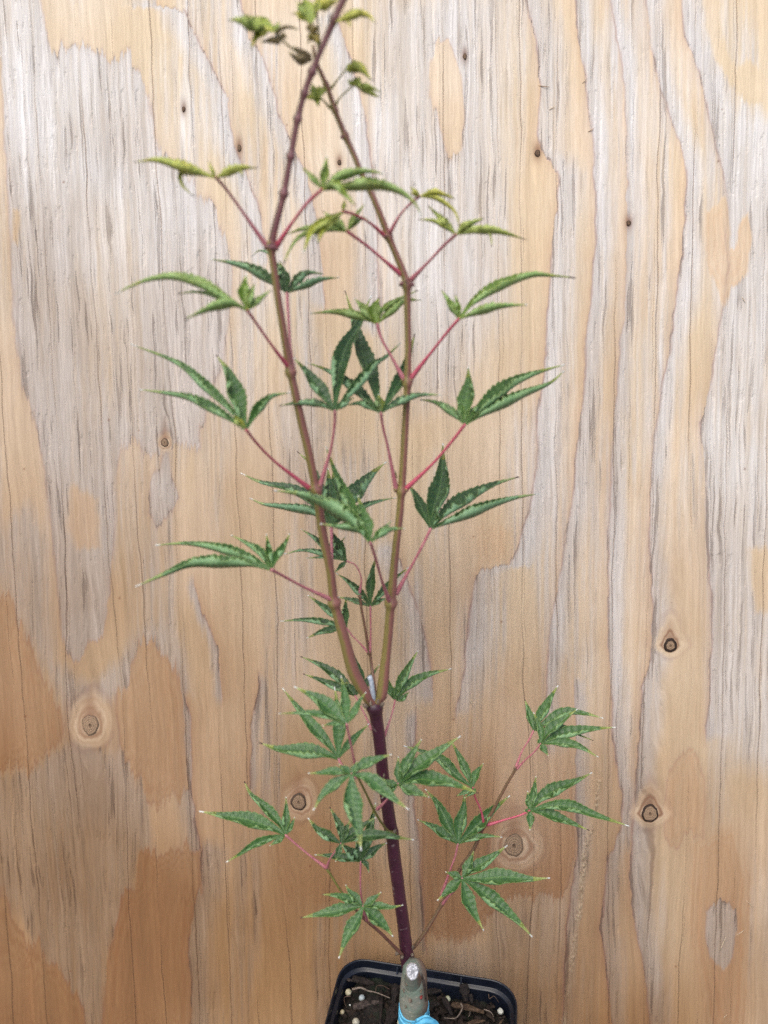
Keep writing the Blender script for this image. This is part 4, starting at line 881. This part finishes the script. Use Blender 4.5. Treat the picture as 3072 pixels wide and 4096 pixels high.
# (region, base, Y, material, yellowing, tip colour 1 white 0 brown, fold, tilt, lobes[(points..., width)], petiole(region, points, node Y, kind, radius), label)
LEAVES = [
 ('1',(590,905),.285,'l',.75,0,40,12,[([(480,868),(390,838),(280,815),(175,826)],56),([(480,880),(412,885),(422,945),(480,1002)],30),([(660,872),(730,856),(805,855)],42),([(660,885),(715,872),(727,908)],24),([(572,865),(557,825)],18)],('1',[(640,960),(720,1070),(852,1258)],.296,'p',8.5),'yellow green leaf arching left at the top left'),
 ('1',(1135,965),.282,'l',.12,1,38,12,[([(1085,905),(1030,850)],32),([(1148,880),(1158,798)],44),([(1200,912),(1260,888),(1350,872),(1450,886)],50),([(1250,952),(1400,938),(1530,975),(1610,1040),(1642,1105)],64),([(1200,940),(1245,985),(1305,1048)],44,{'dz':-.5})],('1',[(1060,1035),(990,1125),(900,1258)],.296,'r',9),None),
 ('1',(1240,1080),.292,'l',.6,0,30,14,[([(1244,1050),(1248,1018)],20),([(1165,1118),(1080,1180),(1038,1292)],46,{'dz':-.5}),([(1180,1125),(1135,1185),(1108,1242)],40,{'dz':-.6}),([(1190,1110),(1140,1150),(1085,1230)],30,{'dz':-.4})],('1',[(1300,1095),(1380,1140),(1462,1212)],.31,'r',8),'drooping yellow leaf in front of the crossing stems'),
 ('1',(1260,1180),.300,'l',.1,0,30,12,[([(1180,1160),(1050,1163),(945,1197)],42),([(1150,1172),(1030,1200),(970,1270),(938,1348)],28,{'dz':-.2}),([(1210,1130),(1138,1078)],46),([(1300,1105),(1352,1038)],32),([(1310,1130),(1345,1112),(1376,1132)],24)],('1',[(1350,1245),(1440,1320),(1538,1402)],.31,'r',8.5),None),
 ('2',(740,235),.300,'l',1.0,0,35,12,[([(718,215),(692,186)],26),([(715,225),(690,217)],18),([(800,216),(850,222),(918,248)],36),([(830,248),(905,298),(930,340),(940,388)],22)],('2',[(690,275),(640,330),(588,418)],.309,'p',7),'small bright yellow leaf on the right stem'),
 ('2',(925,430),.300,'l',.5,0,36,12,[([(850,375),(800,358),(733,354)],32),([(880,380),(830,330),(780,284)],38),([(968,388),(1065,348)],40),([(1010,408),(1120,410),(1200,430),(1282,457)],42),([(1060,410),(1098,430),(1108,492)],20)],('2',[(860,490),(770,585),(695,662)],.31,'p',8.5),'yellow edged leaf high on the right side'),
 ('2',(940,860),.300,'l',.0,0,46,12,[([(900,790),(850,714)],42),([(935,800),(920,738)],26),([(1010,775),(1130,695),(1300,637),(1420,640),(1532,653)],60),([(1050,818),(1150,795),(1288,790)],48,{'dz':-.2})],('2',[(880,930),(800,1030),(692,1168)],.31,'r',8.5),None),
 ('3',(750,370),.278,'l',.0,0,46,12,[([(650,308),(520,232),(380,196),(230,218),(74,287)],56),([(600,300),(500,277),(398,286)],30,{'dz':.2}),([(680,338),(580,352),(430,417)],50,{'dz':-.3}),([(735,270),(746,188)],62),([(768,300),(788,233)],34),([(810,315),(872,268)],36)],('3',[(800,440),(880,555),(968,668)],.299,'r',8.5),'leaf with one very long lobe arching far left'),
 ('3',(955,280),.312,'d',.05,1,40,12,[([(880,222),(780,160),(670,128),(568,110)],58),([(938,200),(918,118)],66),([(1010,210),(1060,178),(1142,185)],46),([(1060,238),(1130,213),(1222,203)],36),([(920,180),(872,92),(815,66),(770,98)],22,{'dz':.3})],('3',[(962,400),(972,560),(985,682)],.300,'p',8),None),
 ('3',(745,980),.280,'m',.05,1,38,12,[([(660,870),(540,755),(400,640),(158,543)],52),([(640,908),(480,822),(330,792),(203,776)],54),([(712,850),(680,740),(640,660),(594,598)],92,{'fold':24}),([(800,880),(870,812),(972,790)],52),([(700,930),(690,905)],40,{'yel':.6})],('3',[(800,1050),(900,1150),(1072,1282)],.302,'r',8.5),None),
 ('2',(305,1330),.296,'d',.03,1,26,14,[([(220,1292),(110,1290),(18,1305)],40),([(240,1230),(165,1130),(93,1058)],72),([(325,1120),(360,990),(425,890),(492,742)],90),([(400,1218),(500,1100),(570,1050),(642,983)],52,{'fold':45}),([(350,1292),(402,1262)],38)],('3',[(1198,950),(1178,1080),(1120,1280)],.302,'p',8),'dark leaf between the two stems, left of the pair'),
 ('2',(540,1340),.302,'d',.03,1,26,14,[([(450,1292),(360,1302)],42),([(440,1240),(350,1168),(250,1115),(158,1083)],58),([(490,1130),(430,960),(400,850),(358,718)],88),([(620,1200),(660,1120),(690,1020),(713,938)],64),([(620,1288),(730,1250),(848,1250)],44),([(535,1290),(530,1245)],50,{'yel':.25})],('4',[(552,140),(580,260),(620,465)],.31,'p',8),'dark leaf between the two stems, right of the pair'),
 ('2',(520,885),.312,'l',.1,1,34,12,[([(440,850),(320,825),(178,833)],46),([(460,810),(408,758)],62),([(508,810),(530,753)],74),([(580,830),(660,770),(747,765)],44),([(545,820),(600,775),(730,715)],26,{'tip':0})],('2',[(545,965),(600,1065),(656,1168)],.31,'p',8),None),
 ('2',(970,1400),.302,'m',.08,1,32,14,[([(900,1332),(820,1287),(738,1273)],46),([(970,1290),(985,1190),(986,1108)],88,{'fold':20}),([(1060,1300),(1180,1200),(1320,1140),(1478,1095)],74),([(1080,1332),(1250,1250),(1400,1190),(1475,1128)],60,{'fold':50}),([(950,1330),(938,1253)],34,{'fold':45}),([(1000,1340),(1052,1288)],46)],('4',[(900,215),(800,330),(664,458)],.31,'r',8.5),None),
 ('4',(795,655),.312,'d',.04,1,28,14,[([(755,560),(710,470),(663,423)],60),([(812,540),(850,400),(858,222)],108,{'fold':18}),([(870,570),(980,490),(1110,430),(1243,392)],78),([(900,612),(1080,540),(1220,500),(1348,478)],62,{'fold':48}),([(815,600),(832,543)],44)],('4',[(760,730),(690,860),(618,990)],.311,'p',8),'large dark leaf right of the right stem at mid height'),
 ('4',(288,640),.320,'d',.02,1,18,16,[([(285,520),(278,430),(270,348)],84),([(250,520),(190,340),(115,263)],62),([(350,530),(420,450),(500,370),(568,314)],104),([(440,545),(530,515),(617,498)],40,{'fold':40}),([(200,520),(90,450),(-70,418),(-175,372)],58),([(200,570),(60,545),(-60,530),(-128,500)],50,{'fold':42}),([(310,520),(300,400),(300,345)],70)],('4',[(290,760),(294,880),(303,1030)],.305,'p',8),'dark broad leaf behind the left stem'),
 ('4',(487,725),.278,'m',.05,1,40,12,[([(400,612),(270,530),(130,480),(-5,462)],88,{'fold':50,'dz':-.2}),([(420,620),(370,500),(310,370),(260,238)],58,{'fold':45}),([(462,620),(425,488)],76,{'fold':15}),([(430,655),(330,645),(230,632)],54,{'fold':50,'dz':-.3}),([(550,672),(600,657),(663,655)],46,{'fold':45}),([(540,672),(592,618)],36)],('4',[(520,830),(545,920),(585,1030)],.309,'p',8.5),'leaf reaching left across the front of the left stem'),
 ('5',(745,482),.285,'m',.04,1,42,14,[([(640,452),(480,440),(330,450),(190,510),(52,570)],68,{'fold':50}),([(640,420),(480,370),(320,348),(157,358)],56),([(690,390),(620,345),(543,306)],44),([(735,390),(722,303)],34),([(770,420),(815,350),(840,298)],44)],('5',[(820,522),(930,580),(1070,642)],.305,'p',8.5),'low left leaf with long drooping lobe pointing left'),
 ('4',(365,822),.327,'d',.03,1,30,20,[([(290,770),(200,700),(133,658)],42),([(270,788),(150,765),(47,786)],32),([(290,800),(158,806)],24),([(330,750),(278,655)],52),([(335,740),(357,698)],24),([(338,845),(303,882)],24)],('4',[(412,845),(440,910),(432,985)],.325,'p',4.5),'small leaf on a curled stalk behind the left stem'),
 ('4',(487,1052),.325,'d',.06,1,32,22,[([(400,1020),(320,1005)],30),([(450,1000),(380,930),(313,883)],40),([(487,960),(500,860),(516,803)],46),([(530,1000),(600,920),(682,853)],38),([(530,1025),(572,1010)],28)],('4',[(488,1120),(488,1200),(484,1285)],.322,'p',5),'small upright leaf between the two stems'),
 ('5',(1130,780),.325,'d',.05,1,32,22,[([(1080,720),(1000,660),(933,613)],44),([(1050,755),(920,738),(792,746)],34),([(1070,782),(1000,800),(928,832)],38),([(1125,710),(1128,623)],38)],('5',[(1160,820),(1200,860),(1245,910)],.322,'p',4.5),None),
 ('6',(1085,275),.325,'d',.05,1,30,24,[([(1020,190),(900,100),(758,38)],62,{'tip':0}),([(1000,232),(880,180),(773,143)],48),([(1120,180),(1085,60),(1058,-22)],50),([(1150,200),(1232,88)],46),([(1060,230),(1030,190)],60)],('6',[(1110,320),(1150,400),(1188,482)],.312,'p',5.5),'leaf tucked behind the fork on the left'),
 ('6',(1328,302),.325,'m',.06,1,30,24,[([(1300,240),(1285,165)],46),([(1350,220),(1410,100),(1466,3)],58),([(1400,220),(1500,155),(1668,112)],60),([(1370,288),(1412,253)],40),([(1330,250),(1325,215)],44)],('6',[(1318,350),(1298,420),(1262,522)],.312,'p',5.5),'leaf right of the fork'),
 ('6',(1035,445),.272,'m',.02,1,14,20,[([(970,385),(880,300),(720,220)],96),([(940,402),(820,377),(625,382)],44),([(960,440),(888,456)],36),([(1030,350),(1022,250),(1002,156)],62),([(1070,390),(1110,310),(1152,252)],46)],('6',[(1055,540),(1075,640),(1098,740)],.283,'p',8),'front leaf left of the fork'),
 ('6',(985,655),.290,'m',.03,1,24,22,[([(900,622),(760,602),(620,592),(508,557)],94),([(930,570),(820,440),(720,320),(648,228)],70),([(985,560),(990,450),(975,310),(962,222)],78,{'fold':12}),([(1020,600),(1090,520),(1172,443)],48)],('6',[(1005,690),(1050,735),(1092,770)],.284,'p',7),None),
 ('6',(1065,745),.268,'m',.02,1,10,24,[([(960,728),(880,738),(803,742)],50),([(970,800),(890,870),(833,968)],66),([(1068,860),(1085,990),(1108,1080),(1124,1212)],112),([(1170,770),(1270,850),(1340,910),(1412,962)],84),([(1130,690),(1220,655),(1307,628)],66),([(1085,710),(1095,672)],48),([(1030,718),(988,688)],44)],('6',[(1075,760),(1090,750)],.282,'p',6),'star shaped leaf facing the viewer in front of the trunk'),
 ('7',(140,805),.290,'m',.04,1,18,24,[([(138,720),(140,643)],46),([(180,700),(240,600),(281,538)],64),([(250,700),(380,610),(517,518)],90),([(280,770),(430,790),(622,861)],94),([(220,842),(327,887)],74),([(90,800),(45,775)],42),([(90,840),(40,893)],46)],('7',[(110,850),(70,905),(15,960)],.300,'p',7),'broad leaf just right of the trunk'),
 ('7',(590,828),.328,'m',.05,1,24,26,[([(500,760),(400,660),(280,610),(173,578)],64),([(560,750),(510,640),(456,543)],52),([(605,750),(654,683)],50),([(540,856),(488,882)],32),([(600,850),(540,890)],22)],('7',[(605,890),(640,970),(658,1055)],.33,'r',6),None),
 ('7',(500,1168),.322,'m',.04,1,26,26,[([(430,1115),(340,1060),(256,1023)],58),([(450,1070),(380,930),(303,838)],74),([(510,1060),(535,950),(538,858)],76,{'fold':14}),([(580,1090),(690,980),(814,878)],80),([(580,1135),(670,1120),(768,1128)],38)],('7',[(485,1240),(460,1310),(400,1480)],.32,'p',6.5),None),
 ('7',(958,485),.338,'m',.05,1,24,26,[([(935,390),(904,298)],48),([(990,410),(1050,300),(1104,213)],64),([(1040,430),(1150,370),(1260,380),(1378,411)],62),([(1130,462),(1230,510),(1318,546)],30)],('7',[(930,540),(885,615),(852,702)],.333,'p',5.5),'topmost leaf of the lower right branch'),
 ('7',(1000,565),.330,'m',.05,1,22,26,[([(1000,480),(957,376)],42),([(1040,490),(1130,420),(1222,356)],62),([(1100,510),(1250,478),(1453,465)],68),([(1100,552),(1220,575),(1348,646)],58),([(1020,597),(1046,637)],42),([(985,535)],26)],('7',[(960,615),(900,670),(858,715)],.333,'p',5.5),None),
 ('7',(935,968),.332,'m',.05,1,20,26,[([(922,850)],36),([(955,870),(971,760)],48),([(1000,888),(1100,830),(1220,785),(1310,738)],80),([(1050,938),(1180,940),(1350,1000),(1533,1062)],68),([(1040,985),(1160,1030),(1293,1087)],62),([(938,1030),(934,1088)],48),([(898,968)],24)],('7',[(880,995),(780,1025),(678,1055)],.33,'r',6.5),'leaf pointing right past the branch'),
 ('8',(1130,325),.312,'m',.04,1,14,28,[([(1080,305),(1028,288)],46),([(1070,375),(978,462)],60),([(1150,400),(1190,510),(1260,643)],80),([(1230,388),(1350,480),(1460,580),(1553,682)],86),([(1230,325),(1380,313),(1540,330),(1659,325)],92),([(1190,270),(1290,210),(1402,128)],70),([(1165,250),(1200,158)],60)],('8',[(1090,395),(1050,435),(1008,485)],.32,'p',6.5),'star shaped seven lobed leaf low on the right branch'),
 ('8',(530,495),.285,'m',.04,1,14,28,[([(440,505),(320,530),(153,566)],70),([(440,450),(370,430),(283,424)],48),([(490,450),(450,405),(427,366)],54),([(580,460),(641,410)],46),([(620,490),(700,500),(773,488)],42),([(590,545),(660,610),(714,680)],80),([(500,560),(440,660),(383,810)],78)],('8',[(545,535),(552,585)],.297,'p',6),'lowest leaf on the left just above the pot'),
 ('6',(665,1115),.296,'m',.04,1,22,26,[([(580,1065),(430,1015),(280,995),(146,971)],90),([(630,1040),(550,950),(460,870),(418,793)],58),([(670,1040),(672,960),(670,886)],48),([(700,1060),(723,1008)],32),([(590,1130),(480,1170),(390,1230),(308,1280)],46,{'fold':40}),([(620,1147),(570,1180)],38)],('6',[(740,1180),(820,1245),(912,1312)],.296,'p',7),'leaf farthest left at the bottom'),
 ('6',(1000,1165),.288,'d',.05,1,24,26,[([(940,1130),(860,1080),(803,1013)],58),([(1000,1080),(970,1010),(933,948)],46,{'tip':0}),([(1022,1100),(1056,1028)],54),([(1080,1090),(1150,1045),(1212,1008)],54),([(1120,1122),(1250,1113),(1350,1130),(1442,1144)],64),([(985,1220),(968,1277)],38)],('6',[(965,1215),(930,1270),(916,1312)],.296,'p',6),None),
 ('6',(1120,1275),.298,'d',.05,1,26,26,[([(1040,1255),(940,1240),(843,1234)],48),([(1150,1180),(1180,1060),(1210,922)],66),([(1170,1230),(1220,1190),(1278,1163)],52),([(1155,1290),(1171,1342)],30),([(1060,1220),(998,1163)],66),([(1110,1200),(1090,1150)],70)],('8',[(515,330),(518,420),(535,570)],.297,'p',6.5),None),
 ('9',(500,310),.284,'l',.12,0,16,30,[([(400,265),(220,210),(35,195)],130,{'fold':10,'yel':.05}),([(400,300),(310,370),(262,490)],72,{'yel':.8}),([(520,260),(540,215)],40)],('9',[(560,390),(680,490),(860,600)],.305,'g',13),'blurred green and yellow leaf at the top left of the crown'),
 ('9',(560,400),.286,'b',.2,0,40,20,[([(480,400),(360,420)],50),([(520,350),(560,290),(650,270),(745,300)],30),([(590,350),(620,380)],45),([(520,420),(560,430)],50)],None,'withered brown leaf beside the top left leaf'),
 ('9',(860,600),.296,'b',.1,0,40,20,[([(780,600),(700,570),(645,520)],80),([(820,560),(760,510),(690,465)],60),([(840,560),(850,530)],40)],None,'withered olive leaf at the crossing of the stems'),
 ('9',(870,230),.290,'l',.10,0,14,40,[([(850,120),(800,-30)],170,{'fold':10,'yel':.1}),([(800,170),(740,130),(670,135)],70,{'yel':.7}),([(780,80),(715,10)],36,{'yel':0})],('9',[(900,330),(930,430),(950,520)],.305,'g',12),'pale green leaf cut off by the top edge'),
 ('9',(905,110),.290,'l',.6,0,20,30,[([(960,50),(1060,20),(1150,-10)],100,{'yel':.75}),([(930,80),(960,-20)],60,{'yel':.5})],('9',[(935,200),(945,330),(950,480)],.305,'g',11),'yellow leaf cut off by the top edge'),
 ('9',(1130,210),.286,'l',.6,0,24,30,[([(1230,165),(1350,130),(1450,160),(1520,235)],72,{'yel':.7}),([(1220,190),(1270,275)],40,{'yel':.9})],('9',[(1080,300),(1010,420),(960,520)],.302,'g',11),'yellow leaf edged red at the top right'),
 ('9',(870,330),.288,'b',.35,0,30,20,[([(850,270),(840,230)],50),([(900,290),(925,330)],60),([(900,380),(930,440)],90,{'yel':.6}),([(850,400),(825,435)],30)],None,'withered shoot tip behind the left stem'),
 ('9',(1215,700),.300,'l',.45,0,22,24,[([(1290,655),(1380,700),(1480,810)],78),([(1270,700),(1330,730)],50),([(1260,660),(1320,640)],40)],('9',[(1150,780),(1065,890)],.307,'g',9),'small yellow green leaf at the upper right'),
 ('9',(1300,850),.300,'l',.25,0,30,20,[([(1330,800),(1370,780)],60),([(1270,830),(1240,795)],36),([(1400,880),(1500,950),(1555,972)],72,{'tip':0}),([(1400,860),(1500,890),(1565,930)],40,{'tip':0})],('9',[(1220,920),(1150,990),(1115,1050)],.307,'g',9.5),'small green leaf with dark tips at the upper right'),
 ('9',(950,970),.300,'l',.3,0,16,24,[([(900,960),(815,990)],80),([(900,900),(880,840)],70),([(930,1010),(945,1070)],52),([(960,920),(940,860)],80)],('9',[(990,1010),(1060,1090)],.307,'g',10),'small yellow green leaf between the crossing stems'),
]
for (reg, base, Y, mat, yel, tip, fold, tilt, lobes, pet, label) in LEAVES:
    lf, b3 = build_leaf(reg, base, Y, lobes, mat, yel, tip, fold, tilt, label)
    if pet: build_petiole(lf, b3, *pet)
